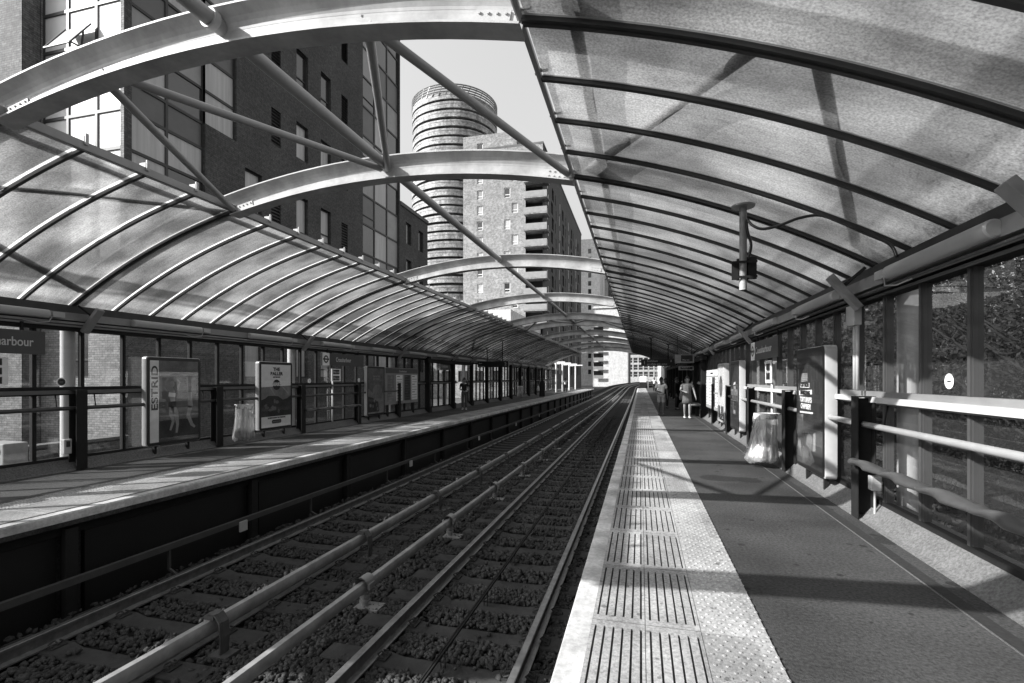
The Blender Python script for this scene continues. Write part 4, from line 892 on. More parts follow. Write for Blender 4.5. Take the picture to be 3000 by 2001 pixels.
# litter bins with clear bags
def bin_bag(x, y, s, label, bulge):
    t = thing('litter_bin', label, 'bin', (x, y, 0), group='litter bins with clear plastic bags')
    r = .175; n = 32
    b = MB(); pts = [(x+r*math.cos(2*math.pi*k/n), y+r*math.sin(2*math.pi*k/n), .95) for k in range(n+1)]
    b.path(pts, .014, 8); b.path([(x+s*r, y, .95), (X(s,5.95), y+.02, .95)], .014, 8); b.build('ring', M['lampwhite'], t, smooth=True)
    rg = random.Random(5); rings = []; NN = 48
    for i in range(15):
        f = i/14; z = .955 - .86*f
        R_ = r*(1.04 + .02*math.sin(9*f)) + .10*bulge*f**1.6
        if i == 14: R_ *= .72
        ring = []
        for k in range(NN):
            a = 2*math.pi*k/NN; w = .012*math.sin(7*a+2*f)+.010*math.sin(13*a-3*f)+rg.uniform(-.006,.006)
            ring.append((x+(R_+w*(0 if i == 0 else 1))*math.cos(a)-.10*bulge*f*f, y+(R_+w)*math.sin(a), z+rg.uniform(-.008,.008)+(.0 if i < 14 else .02*math.sin(3*a))))
        rings.append(ring)
    MB().loft(rings, cap=False).build('bag', M['bag'], t, smooth=True)
    c = MB(); rings = []
    for i in range(6):
        f = i/5; R_ = (r+.05*bulge)*(.75+.2*math.sin(3*f)); rings.append([(x-.07*bulge+(R_+rg.uniform(-.03,.03))*math.cos(2*math.pi*k/14), y+(R_+rg.uniform(-.03,.03))*math.sin(2*math.pi*k/14), .12+.26*f+rg.uniform(-.02,.02)) for k in range(14)])
    c.loft(rings).build('rubbish', M['cwhite' if s > 0 else 'papergrey'], t)
    rl = MB(); q = []
    for i in range(3): q.append([(x+(r+.02-.004*i)*math.cos(2*math.pi*k/NN), y+(r+.02-.004*i)*math.sin(2*math.pi*k/NN), .965-.07*i*.7) for k in range(NN)])
    rl.loft(q, cap=False).build('bag_rim', M['cwhite'], t, smooth=True)
bin_bag(2.17, 9.75, 1, 'clear bag litter bin on a ring by the right wall, sunlit rubbish at its foot', 1.0)
bin_bag(-9.17, 9.85, -1, 'clear bag litter bin on the left wall between the two nearest advert boards', .5)
bin_bag(-9.1, 37.6, -1, 'pale clear bag litter bin far along the left platform', .7)
# bench under the far right shelter, white box and barrier at the platform end, distant lamp posts
t = thing('bench', 'low pale bench under the dark shelter on the right platform', 'bench', (2.3, 22.4, .4))
MB().box(2.05, 2.50, 21.5, 23.6, .44, .48).build('seat', M['clight'], t, bevel=.01)
for y in (21.8, 23.3): MB().box(2.2, 2.35, y-.04, y+.04, .012, .439).build('leg', M['steeldark'], t)
t = thing('signal_box', 'small white box on a stand at the end of the right platform', 'box', (.5, 81, 0))
MB().box(-.15, .9, 82, 82.5, .9, 1.9).build('cabinet', M['cwhite'], t, bevel=.03); MB().box(-.15, .9, 81.9, 82.4, -.4, .88).build('base', M['steeldark'], t); 
t = thing('end_barrier', 'tall pale barrier frame at the end of the right platform', 'barrier', (2.2, 79, 0))
for x in (1.1, 2.3, 3.5): MB().box(x-.05, x+.05, 78.9, 79.0, .012, 3.2).build('post', M['clight'], t)
for z in (1.0, 1.3, 3.1): MB().box(1.1, 3.5, 78.92, 78.98, z, z+.06).build('rail', M['clight'], t)
for i, (x, y) in enumerate(((-9.1, 54.5), (-9.0, 58.5), (-8.9, 63.5), (-8.8, 69.0))):
    t = thing('lamp_post', 'white T-shaped lamp post, %s of four past the end of the left canopy' % ORD[i], 'lamp post', (x, y, 0), group='white T-shaped lamp posts on the far left platform')
    MB().cyl(x, y, .0, 3.3, .09, 12).build('post', M['cwhite'], t, smooth=True, auto=True); MB().box(x-1.0, x+1.0, y-.1, y+.1, 3.28, 3.42).build('arm', M['cwhite'], t); MB().box(x-.95, x-.3, y-.14, y+.14, 3.2, 3.279).build('lamp_head', M['lampwhite'], t)
for i, (x, y) in enumerate(((2.3, 56.0), (2.3, 61.0), (2.3, 67.0))):
    t = thing('shelter_column', 'sunlit white column, %s of three past the right canopy' % ORD[i], 'column', (x, y, 0), group='sunlit white columns on the far right platform')
    MB().box(x-.16, x+.16, y-.16, y+.16, .0, 3.6).build('shaft', M['cwhite'], t); MB().box(x-.9, x+1.6, y-.3, y+.3, 3.62, 3.75).build('canopy_slab', M['cwhite'], t)
# ================================================================ buildings
def P3(kind, c, a, z, d):       # kind 'X': plane x=c facing +X, depth towards -X; kind 'Y': plane y=c facing -Y
    return (c-d, a, z) if kind == 'X' else (a, c+d, z)
def wall_grid(kind, c, a0, a1, z0, z1, holes, depth, mb):
    A = sorted({a0, a1, *[h[0] for h in holes], *[h[1] for h in holes]}); Z = sorted({z0, z1, *[h[2] for h in holes], *[h[3] for h in holes]})
    A = [v for v in A if a0 <= v <= a1]; Z = [v for v in Z if z0 <= v <= z1]
    H = np.zeros((len(A)-1, len(Z)-1), bool)
    for h in holes:
        for i in range(len(A)-1):
            if h[0]-1e-6 <= A[i] and A[i+1] <= h[1]+1e-6:
                for j in range(len(Z)-1):
                    if h[2]-1e-6 <= Z[j] and Z[j+1] <= h[3]+1e-6: H[i, j] = True
    for i in range(len(A)-1):
        j = 0
        while j < len(Z)-1:
            if H[i, j]: j += 1; continue
            k = j
            while k < len(Z)-1 and not H[i, k]: k += 1
            mb.add([P3(kind,c,A[i],Z[j],0),P3(kind,c,A[i+1],Z[j],0),P3(kind,c,A[i+1],Z[k],0),P3(kind,c,A[i],Z[k],0)], [(0,1,2,3)]); j = k
    for h in holes:
        q = [(h[0],h[2]),(h[1],h[2]),(h[1],h[3]),(h[0],h[3])]
        for m in range(4):
            p, r = q[m], q[(m+1) % 4]
            mb.add([P3(kind,c,p[0],p[1],0),P3(kind,c,r[0],r[1],0),P3(kind,c,r[0],r[1],depth),P3(kind,c,p[0],p[1],depth)], [(0,1,2,3)])
def boxp(mb, kind, c, a0, a1, z0, z1, d0, d1):
    p, q = P3(kind,c,a0,z0,d0), P3(kind,c,a1,z1,d1); return mb.box(p[0],q[0],p[1],q[1],p[2],q[2])
def window(parent, kind, c, a0, a1, z0, z1, depth, fm='winframe', gm='winglass', fw=.06, split=None):
    f = MB(); d0, d1 = depth-.06, depth
    for r in ((a0,a1,z0,z0+fw),(a0,a1,z1-fw,z1),(a0,a0+fw,z0+fw,z1-fw),(a1-fw,a1,z0+fw,z1-fw)): boxp(f, kind, c, *r, d0, d1)
    if split: boxp(f, kind, c, a0+fw, a1-fw, z0+(z1-z0)*split-fw/2, z0+(z1-z0)*split+fw/2, d0, d1)
    w = f.build('window', M[fm], parent)
    g = MB(); g.add([P3(kind,c,a0+fw,z0+fw,d1-.02),P3(kind,c,a1-fw,z0+fw,d1-.02),P3(kind,c,a1-fw,z1-fw,d1-.02),P3(kind,c,a0+fw,z1-fw,d1-.02)], [(0,1,2,3)])
    g.build('pane', M[gm], w); return w
FX, FY = -15.8, 12.05
b1 = thing('apartment_building', 'tall dark brick apartment building with a glazed corner, filling the upper left', 'building', (FX, FY, -1.4))
rb = random.Random(3)
# side facing the tracks
holesX = []; wins = []; vents = []
for k in range(-2, 5):
    zt = 10.3 + 3.5*k
    if zt < 3: continue
    for a, w in ((20.15, .85), (22.0, .85)):
        holesX.append((a, a+w, zt-1.7, zt)); wins.append((a, a+w, zt-1.7, zt))
    if zt < 11: holesX.append((17.0, 17.95, zt-1.7, zt)); wins.append((17.0, 17.95, zt-1.7, zt))
    for a in (18.5, 23.8):
        holesX.append((a, a+.6, zt+1.7, zt+3.3)); vents.append((a, a+.6, zt+1.7, zt+3.3))
bayA = [(12.3, 15.07, 4.15, 21.6), (15.07, 16.55, 11.15, 21.6)]; bayC = [(25.95, 30.5, 2.0, 26.5)]
mb = MB(); wall_grid('X', FX, FY, 30.6, -1.4, 35, holesX+bayA+bayC, .18, mb)
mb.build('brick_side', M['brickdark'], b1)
for h in wins: window(b1, 'X', FX, *h, .18, gm=rb.choice(['winglass','curtain','panellight','curtain']), split=.25 if rb.random() < .5 else None)
for h in vents:
    v = MB(); n = 11
    for i in range(n):
        z = h[2] + (h[3]-h[2])*(i+.3)/n; p = P3('X', FX, h[0], z, .02); q = P3('X', FX, h[1], z, .02)
        v.add([p, q, (q[0]-.10, q[1], z+.11), (p[0]-.10, p[1], z+.11)], [(0,1,2,3)])
    boxp(v, 'X', FX, h[0], h[1], h[2], h[3], .16, .175); v.build('louvre', M['panel'], b1)
def curtainwall(name, kind, c, cols, rows, mats_fn, depth=.16, mw=.05, fm='winframe', zlo=None):
    for i in range(len(cols)-1):
        for j in range(len(rows)-1):
            if zlo and rows[j] < zlo(i)-.01: continue
            gm, split = mats_fn(i, j)
            window(b1, kind, c, cols[i], cols[i+1], rows[j], rows[j+1], depth, fm=fm, gm=gm, fw=mw, split=split).name = name
def zr_(lo, hi):
    out = []; k = -3
    while True:
        for v in (10.2+3.5*k, 11.15+3.5*k, 12.45+3.5*k):
            if lo <= v <= hi: out.append(v)
        k += 1
        if 10.2+3.5*k > hi: break
    return out
ra = zr_(4.1, 21.7)
curtainwall('glazed_panel', 'X', FX, [12.3, 13.6, 15.07, 16.55], ra, lambda i, j: ('panel' if abs(((ra[j]-10.2) % 3.5)) < .2 else rb.choice(['curtain', 'panellight', 'curtain', 'winglass']), None), zlo=lambda i: 11.15 if i == 2 else 0)
rc = [2.0 + 1.75*k for k in range(15)]
curtainwall('glazed_panel', 'X', FX, [25.95, 27.45, 29.0, 30.5], rc, lambda i, j: (rb.choice(['panel', 'panellight', 'winglass', 'panellight', 'curtain']), .3 if i == 0 and j % 2 else None))
# return face turned to the camera
cols = [-19.4, -18.3, -17.05, -15.95]; rr_ = [v for v in ra if v > 4.5]
hy = [(-19.4, -15.95, rr_[0], rr_[-1]), (-18.4, -17.3, 1.6, 3.3)]
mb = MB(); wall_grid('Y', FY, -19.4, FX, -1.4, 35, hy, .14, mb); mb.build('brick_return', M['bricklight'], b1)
curtainwall('bay_window', 'Y', FY, cols, rr_, lambda i, j: ('panelwhite' if (i+j) % 4 == 1 else 'blind', None), depth=.12)
window(b1, 'Y', FY, -18.4, -17.3, 1.6, 3.3, .12, split=.35)
h = MB(); h.add([(-18.25,FY-.02,13.0),(-17.15,FY-.02,13.0),(-17.15,FY-.62,12.05),(-18.25,FY-.62,12.05)], [(0,1,2,3)]); hp = h.build('open_window', M['panelwhite'] if 'panelwhite' in M else M['white'], b1)
f = MB()
for p, q in (((-18.25,FY-.02,13.02),(-18.25,FY-.64,12.03)), ((-17.15,FY-.02,13.02),(-17.15,FY-.64,12.03)), ((-18.25,FY-.64,12.03),(-17.15,FY-.64,12.03)), ((-17.15,FY-.02,12.1),(-17.15,FY-.62,12.05)), ((-17.15,FY-.3,12.06),(-17.15,FY-.25,12.62))): f.bar(p, q, .04, .04)
f.build('window_stay', M['winframe'], b1)
# brick block further left, standing a little forward
mb = MB(); hz = [(-24.4, -23.2, 10.3+3.5*k-1.7, 10.3+3.5*k) for k in range(-1, 7)]
wall_grid('Y', 11.55, -45, -19.42, -1.4, 35, hz, .2, mb); mb.box(-19.45, -19.42, 11.55, FY, -1.4, 35)
mb.build('brick_front', M['brickmid'], b1)
for hh in hz: window(b1, 'Y', 11.55, *hh, .2)
MB().box(-45, FX-.25, 12.5, 30.4, -1.4, 34.8).build('inner_core', M['winframe'], b1)
MB().add([(-45,30.6,-1.4),(FX,30.6,-1.4),(FX,30.6,35),(-45,30.6,35)], [(0,1,2,3)]).build('brick_back', M['brickdark'], b1)
MB().box(-45, FX+.05, 12.0, 30.65, 35, 35.4).build('roof', M['concrete'], b1)
# lower wing
b2 = thing('apartment_wing', 'lower dark brick wing joined to the end of the tall apartment building', 'building', (FX, 30.7, -1.4))
hs = [(a, a+.8, z, z+1.5) for a in (31.6, 33.6) for z in (2.0, 5.2, 8.4, 11.0)]
mb = MB(); wall_grid('X', FX-.05, 30.66, 35.2, -1.4, 13.4, hs, .18, mb); mb.add([(-40,35.2,-1.4),(FX-.05,35.2,-1.4),(FX-.05,35.2,13.4),(-40,35.2,13.4)], [(0,1,2,3)]); mb.build('brick_side', M['brickdark'], b2)
for h_ in hs: window(b2, 'X', FX-.05, *h_, .18)
MB().box(-40, FX+.02, 30.7, 35.25, 13.4, 13.65).build('roof', M['concrete'], b2)
# round tower
cx, cy, rt = -62.3, 161, 14.5
tw = thing('round_tower', 'tall round tower wrapped in stacked white balcony bands', 'tower', (cx, cy, -1.4))
MB().cyl(cx, cy, -1.4, 93, rt-1.3, 64).build('glass_core', M['towercore'], tw, smooth=True, auto=True)
pf = 2.78
for k in range(33):
    z = 1.5 + k*pf; b = MB(); n = 72; rings = []
    hgt = 1.72 + .30*math.sin(k*1.7)*.3
    for u, zz in ((rt-1.2, z-.28), (rt, z-.28), (rt, z), (rt-.04, z+.02), (rt-.04, z+hgt), (rt-.12, z+hgt), (rt-.12, z-.02), (rt-1.2, z-.02)):
        rings.append([(cx+(u+.16*math.sin(5*q*2*math.pi/n+k*.42))*math.cos(2*math.pi*q/n), cy+(u+.16*math.sin(5*q*2*math.pi/n+k*.42))*math.sin(2*math.pi*q/n), zz+.10*math.sin(2*q*2*math.pi/n+k*.3)) for q in range(n)])
    b.loft(rings, cap=False)
    for za, zb in ((.48, .60), (.98, 1.06)):   # dark handrail lines cut into the balustrade
        pass
    b.build('balcony_ring', M['towerband'], tw, smooth=True, auto=True)
    b2_ = MB()
    for zz in (1.0,): b2_.loft([[(cx+(rt+.05+.16*math.sin(5*q*2*math.pi/n+k*.42))*math.cos(2*math.pi*q/n), cy+(rt+.05+.16*math.sin(5*q*2*math.pi/n+k*.42))*math.sin(2*math.pi*q/n), z+zz+dz+.10*math.sin(2*q*2*math.pi/n+k*.3)) for q in range(n)] for dz in (0, .14)], cap=False)
    b2_.build('handrail_line', M['steelgrey'], tw)
for zz in (92.6, 93.4, 94.2, 94.9):
    b = MB(); n = 64; pts = [(cx+rt*math.cos(2*math.pi*q/n), cy+rt*math.sin(2*math.pi*q/n), zz) for q in range(n+1)]; b.path(pts, .22, 6); b.build('crown_ring', M['steelgrey'], tw)
b = MB()
for q in range(40):
    a = 2*math.pi*q/40; b.bar((cx+rt*math.cos(a), cy+rt*math.sin(a), 91.5), (cx+rt*math.cos(a+.1), cy+rt*math.sin(a+.1), 94.9), .22, .22)
b.build('crown_struts', M['steelgrey'], tw)
# brick tower block with balconies
b3 = thing('tower_block', 'pale brick tower block with white framed windows and stacked corner balconies', 'building', (-25, 90.5, -1.4))
YF = 90.5; hf = []
for k in range(16):
    zt = 46.6 - 2.99*k
    if zt < 3: break
    if zt < 45.5 or k == 0: hf.append((-30.5, -29.3, zt-1.75, zt))
    if k > 1: hf.append(((-25.1 if k % 2 else -23.6), (-25.1 if k % 2 else -23.6)+1.25, zt-1.9, zt))
hb = [(-20.9, -17.62, 2.2+2.99*k, 2.2+2.99*k+2.75) for k in range(13)]
mb = MB(); wall_grid('Y', YF, -33.3, -17.6, -1.4, 45.2, [h for h in hf if h[3] < 45]+hb, .25, mb)
wall_grid('Y', YF, -33.3, -22.6, 45.2, 48.2, [h for h in hf if h[3] > 45], .25, mb)
mb.box(-33.3, -22.6, YF+.3, YF+8, 45.2, 48.2); mb.build('brick_front', M['brickblock'], b3)
for h in hf: window(b3, 'Y', YF, *h, .2, fm='winwhite', gm=rb.choice(['winglass','winglass','curtain','panellight']), fw=.16, split=.32)
for h in hb:
    MB().add([(h[0],YF+1.8,h[2]),(h[1],YF+1.8,h[2]),(h[1],YF+1.8,h[3]),(h[0],YF+1.8,h[3])], [(0,1,2,3)]).build('recess', M['winframe'], b3)
    MB().box(h[0]-.1, h[1]+1.0, YF-1.2, YF+1.7, h[2]-.22, h[2]).build('balcony', M['brickblock'], b3)
    MB().box(h[0]-.1, h[1]+1.0, YF-1.22, YF-1.14, h[2], h[2]+1.05).build('balcony_front', M['panellight'], b3)
hside = []; narrow = []
for k in range(13):
    z = 2.2+2.99*k
    for j in range(12):
        a = 94.5 + j*4.8 + (.9 if (k+j) % 2 else 0)
        if j % 3 == 1: hside.append((a, a+2.2, z+.1, z+2.5))
        else: narrow.append((a, a+.75, z+.3, z+2.4))
mb = MB(); wall_grid('X', -17.6, YF, 152, -1.4, 45.2, hside+narrow, .5, mb); mb.build('brick_side', M['brickdark'], b3)  # dark brick on this side paints in the shade of the unlit face
g = MB(); g.box(-33.2, -18.15, YF+2.0, 151.5, -1.4, 45.0); g.build('inner_core', M['winframe'], b3)
for h in narrow[::2]: MB().box(-17.58, -17.5, h[0]+.15, h[0]+.45, h[2], h[3]).build('window_trim', M['winwhite'], b3)
MB().box(-33.4, -17.5, YF-.02, 152.1, 45.2, 45.6).build('roof', M['concrete'], b3)
# low white building with brick below in front of it
b4 = thing('low_building', 'low brick building with a bright white roof edge in front of the tower block', 'building', (-25, 68, -1.4))
hl = [(-31+2.6*k, -29.6+2.6*k, z, z+1.6) for k in range(5) for z in (1.0, 4.2, 7.2)]
mb = MB(); wall_grid('Y', 68, -34, -18.5, -1.4, 9.6, hl, .2, mb); hl2 = [(70+3.4*k, 72+3.4*k, z, z+1.6) for k in range(5) for z in (1.0, 4.2, 7.2)]
wall_grid('X', -18.5, 68, 88, -1.4, 9.6, hl2, .2, mb); mb.build('brick_wall', M['brickblock'], b4)
for h in hl: window(b4, 'Y', 68, *h, .18)
for h in hl2: window(b4, 'X', -18.5, *h, .18)
MB().box(-34.4, -17.6, 67.0, 88.3, 9.6, 11.2).build('roof', M['white'], b4)
MB().box(-33.5, -19, 68.6, 87.5, -1.4, 9.5).build('inner_core', M['winframe'], b4)
# white tower, balcony tower and glazed low block at the bend
b5 = thing('white_tower', 'slender bright white tower with small windows behind the tower block', 'building', (-22, 192, -1.4))
hw = [(-19.6, -18.4, 3+3.1*k, 4.8+3.1*k) for k in range(16)]
mb = MB(); wall_grid('Y', 192, -30, -15.2, -1.4, 55, hw, .3, mb); mb.add([(-15.2,192,-1.4),(-15.2,214,-1.4),(-15.2,214,55),(-15.2,192,55)], [(0,1,2,3)]); mb.box(-30,-15.3,192.5,214,54.6,55.2); mb.build('white_wall', M['white'], b5)
for h in hw: window(b5, 'Y', 192, *h, .25)
b6 = thing('balcony_tower', 'white rendered block with a dark column of balconies beside the far tracks', 'building', (-10, 171, -1.4))
mb = MB(); hk = [(-15.6, -12.3, 1.5+3.0*k, 4.0+3.0*k) for k in range(7)]
wall_grid('Y', 171, -15.9, -4.2, -1.4, 25.3, hk, .4, mb); mb.add([(-4.2,171,-1.4),(-4.2,190,-1.4),(-4.2,190,25.3),(-4.2,171,25.3)], [(0,1,2,3)]); mb.build('white_wall', M['white'], b6)
MB().box(-16.0, -4.0, 170.6, 190, 25.3, 26.0).build('roof', M['white'], b6); MB().box(-15.7,-4.5,172.4,189,-1.4,25).build('inner_core', M['winframe'], b6)
for h in hk: MB().box(h[0], h[1], 170.0, 170.1, h[2]-.1, h[2]+1.0).build('balcony_front', M['panellight'], b6)
b7 = thing('dark_tower', 'dark-sided taller block behind the balcony tower', 'building', (-8, 215, -1.4))
MB().box(-15.1, -4.6, 215, 240, -1.4, 44).build('wall', M['brickdark'], b7); MB().box(-15.2, -4.4, 214.8, 240.2, 44, 45.5).build('roof', M['offwhite'], b7)
b8 = thing('glazed_block', 'low pale block with a grid of windows at the bend of the tracks', 'building', (5, 262, -1.4))
hg = [(-6.2+2.6*k, -4.0+2.6*k, 2.0+3.6*j, 4.8+3.6*j) for k in range(13) for j in range(3)]
mb = MB(); wall_grid('Y', 262, -6.6, 28, -1.4, 13.2, hg, .3, mb); mb.box(-6.6, 28, 262.5, 280, 13.0, 13.4); mb.build('pale_wall', M['offwhite'], b8)
for h in hg: window(b8, 'Y', 262, *h, .25, fm='winwhite', fw=.12, split=.5)
MB().box(-6.4, 27.8, 264, 279, -1.4, 13).build('inner_core', M['winframe'], b8)
for i, (x0, x1, y0, y1, z) in enumerate(((-60,-38,62,84,9),(22,48,95,120,9),(30,60,150,180,14),(-110,-70,90,120,16))):
    b = thing('distant_building', ['plain low block glimpsed far left behind the left glass wall','plain low block beyond the trees on the right','plain taller block far behind the right trees','plain block in the distance left of the round tower'][i], 'building', (x0, y0, -1.4))
    hh = [(x0+1.5+3.2*k, x0+3.1+3.2*k, 1+3.2*j, 2.7+3.2*j) for k in range(int((x1-x0-3)/3.2)) for j in range(int((z-2)/3.2))]
    mb = MB(); wall_grid('Y', y0, x0, x1, -1.4, z, hh, .2, mb); mb.box(x0, x1, y0+.3, y1, -1.4, z-.01); mb.build('wall', M['bricklight' if i % 2 else 'offwhite'], b)
    for h in hh: window(b, 'Y', y0, *h, .18)
# ================================================================ trees behind the right wall and the far left street
def leaves(n, cx, cy, cz, rx, ry, rz, size, clumps):
    cc = RNG.normal(size=(clumps,3)); cc /= np.linalg.norm(cc,axis=1)[:,None]; cc *= RNG.uniform(.35,1.0,(clumps,1))**.6
    k = RNG.integers(0, clumps, n); p = cc[k]*np.array([rx,ry,rz]) + RNG.normal(size=(n,3))*np.array([rx,ry,rz])*.17 + np.array([cx,cy,cz])
    d = RNG.normal(size=(n,3)); d /= np.linalg.norm(d,axis=1)[:,None]; e = np.cross(d, RNG.normal(size=(n,3))); e /= np.linalg.norm(e,axis=1)[:,None]
    s = size*RNG.uniform(.6,1.3,(n,1)); w = .42
    v = np.stack([p-d*s*.5, p+e*s*w*.5+np.cross(d,e)*s*.06, p+d*s*.5, p-e*s*w*.5+np.cross(d,e)*s*.06], 1)
    return v.reshape(-1,3), np.arange(4*n).reshape(n,4)
def tree(x, y, h, r, n, size, label, m='leaf', grp='trees behind the right glass wall', cz=None, rz=None):
    t = thing('tree', label, 'tree', (x, y, -1.45), group=grp); rt_ = random.Random(int(x*10+y*7))
    b = MB(); pts = [(x, y, -1.45)]; 
    for i in range(1, 6): pts.append((x+rt_.uniform(-.12,.12)*i*.4, y+rt_.uniform(-.12,.12)*i*.4, -1.45+h*.75*i/5))
    b.path(pts, [.14,.12,.10,.075,.05,.025], 8)
    for i in range(9):
        f = rt_.uniform(.25,.85); z = -1.45+h*.75*f; a = rt_.uniform(0, 6.28); L = r*rt_.uniform(.5,.95)
        q = [(x, y, z), (x+L*.5*math.cos(a), y+L*.5*math.sin(a), z+L*.35), (x+L*math.cos(a), y+L*math.sin(a), z+L*.8)]; b.path(q, [.045,.03,.01], 6)
    b.build('trunk', M['bark'], t, smooth=True)
    v, f = leaves(n, x, y, cz if cz is not None else h*.42, r, r*1.05, rz or h*.48, size, 90)
    v = v - np.array([x, y, -1.45]); me = big_mesh('crown', v, f, M[m]); o = bpy.data.objects.new('crown', me); COL.objects.link(o); o.parent = t
tl = ['nearest dense leafy tree pressed behind the right glass, at the edge of the picture', 'second leafy tree behind the right glass from the camera', 'third leafy tree behind the right glass from the camera', 'fourth leafy tree behind the right glass, seen past the junction box', 'fifth leafy tree behind the right glass, seen above the near advert board', 'sixth leafy tree behind the right glass, near the far name sign']
for i, (x, y, h, r) in enumerate(((6.0, 2.0, 6.0, 2.4), (6.6, 5.2, 6.6, 2.5), (6.2, 8.6, 6.0, 2.4), (6.8, 12.2, 6.8, 2.5), (6.3, 16.2, 5.2, 2.3), (6.9, 20.5, 4.6, 2.4))):
    tree(x, y, h, r, 26000 if i < 3 else 9000, .085 if i < 3 else .15, tl[i], cz=1.9, rz=3.2)
for i, (x, y) in enumerate(((9.5, 1.0), (9.8, 6.5), (10.0, 12.0), (9.5, 18.0), (10.5, 25.0))):
    tree(x, y, 7.5, 2.8, 6000, .24, '%s tree of the back row behind the right glass wall' % ORD[i], m='leaf', grp='back row of trees beyond the right platform', cz=2.0, rz=3.8)
for i, (x, y) in enumerate(((9, 34), (12, 48), (10, 64), (13, 86), (16, 110), (18, 140))):
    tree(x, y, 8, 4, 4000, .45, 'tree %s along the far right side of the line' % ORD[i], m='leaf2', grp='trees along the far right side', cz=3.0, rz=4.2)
# leafy bank under the trees
gb = MB().add([(4.2,-6,-1.42),(8.5,-6,.2),(8.5,32,.2),(4.2,32,-1.42)], [(0,1,2,3)]).build('bank', M['groundbank']); gb['kind'] = 'structure'
# low brick wall, kerb and bollards on the left street
t = thing('street_wall', 'low lit brick wall beside the road, seen through the left glass', 'wall', (-15, 4, -1.4))
MB().box(-15.2, -14.9, 0, 11.5, -1.44, -.2).build('brickwork', M['brickdark'], t); MB().box(-15.25, -14.85, -.05, 11.5, -.2, -.12).build('coping', M['kerb'], t)
t = thing('cabinet', 'pale street cabinet with a dark round mark, seen low through the left glass', 'cabinet', (-11.9, 6.8, -1.4))
MB().box(-12.3, -11.6, 6.6, 7.0, -1.4, .35).build('body', M['clight'], t, bevel=.02); MB().poly([(-11.75+.08*math.cos(k*.5236), 6.597, .2+.08*math.sin(k*.5236)) for k in range(12)]).build('round_mark', M['paperdark'], t)
# ================================================================ people
def skin_mesh(name, verts, edges, radii, m, parent, root=0, sub=2):
    me = bpy.data.meshes.new('s'); me.from_pydata(verts, edges, []); o = bpy.data.objects.new('s', me); COL.objects.link(o)
    md = o.modifiers.new('k', 'SKIN'); md.use_smooth_shade = True
    for i, r in enumerate(radii):
        d = me.skin_vertices[0].data[i]; d.radius = r if isinstance(r, tuple) else (r, r); d.use_root = (i == root)
    sb = o.modifiers.new('u', 'SUBSURF'); sb.levels = sub; sb.render_levels = sub
    bpy.context.view_layer.update()
    m2 = bpy.data.meshes.new_from_object(o.evaluated_get(bpy.context.evaluated_depsgraph_get()))
    bpy.data.objects.remove(o); m2.name = name; m2.materials.clear(); m2.materials.append(m)
    m2.polygons.foreach_set('use_smooth', [True]*len(m2.polygons))
    q = bpy.data.objects.new(name, m2); COL.objects.link(q); q.parent = parent; return q
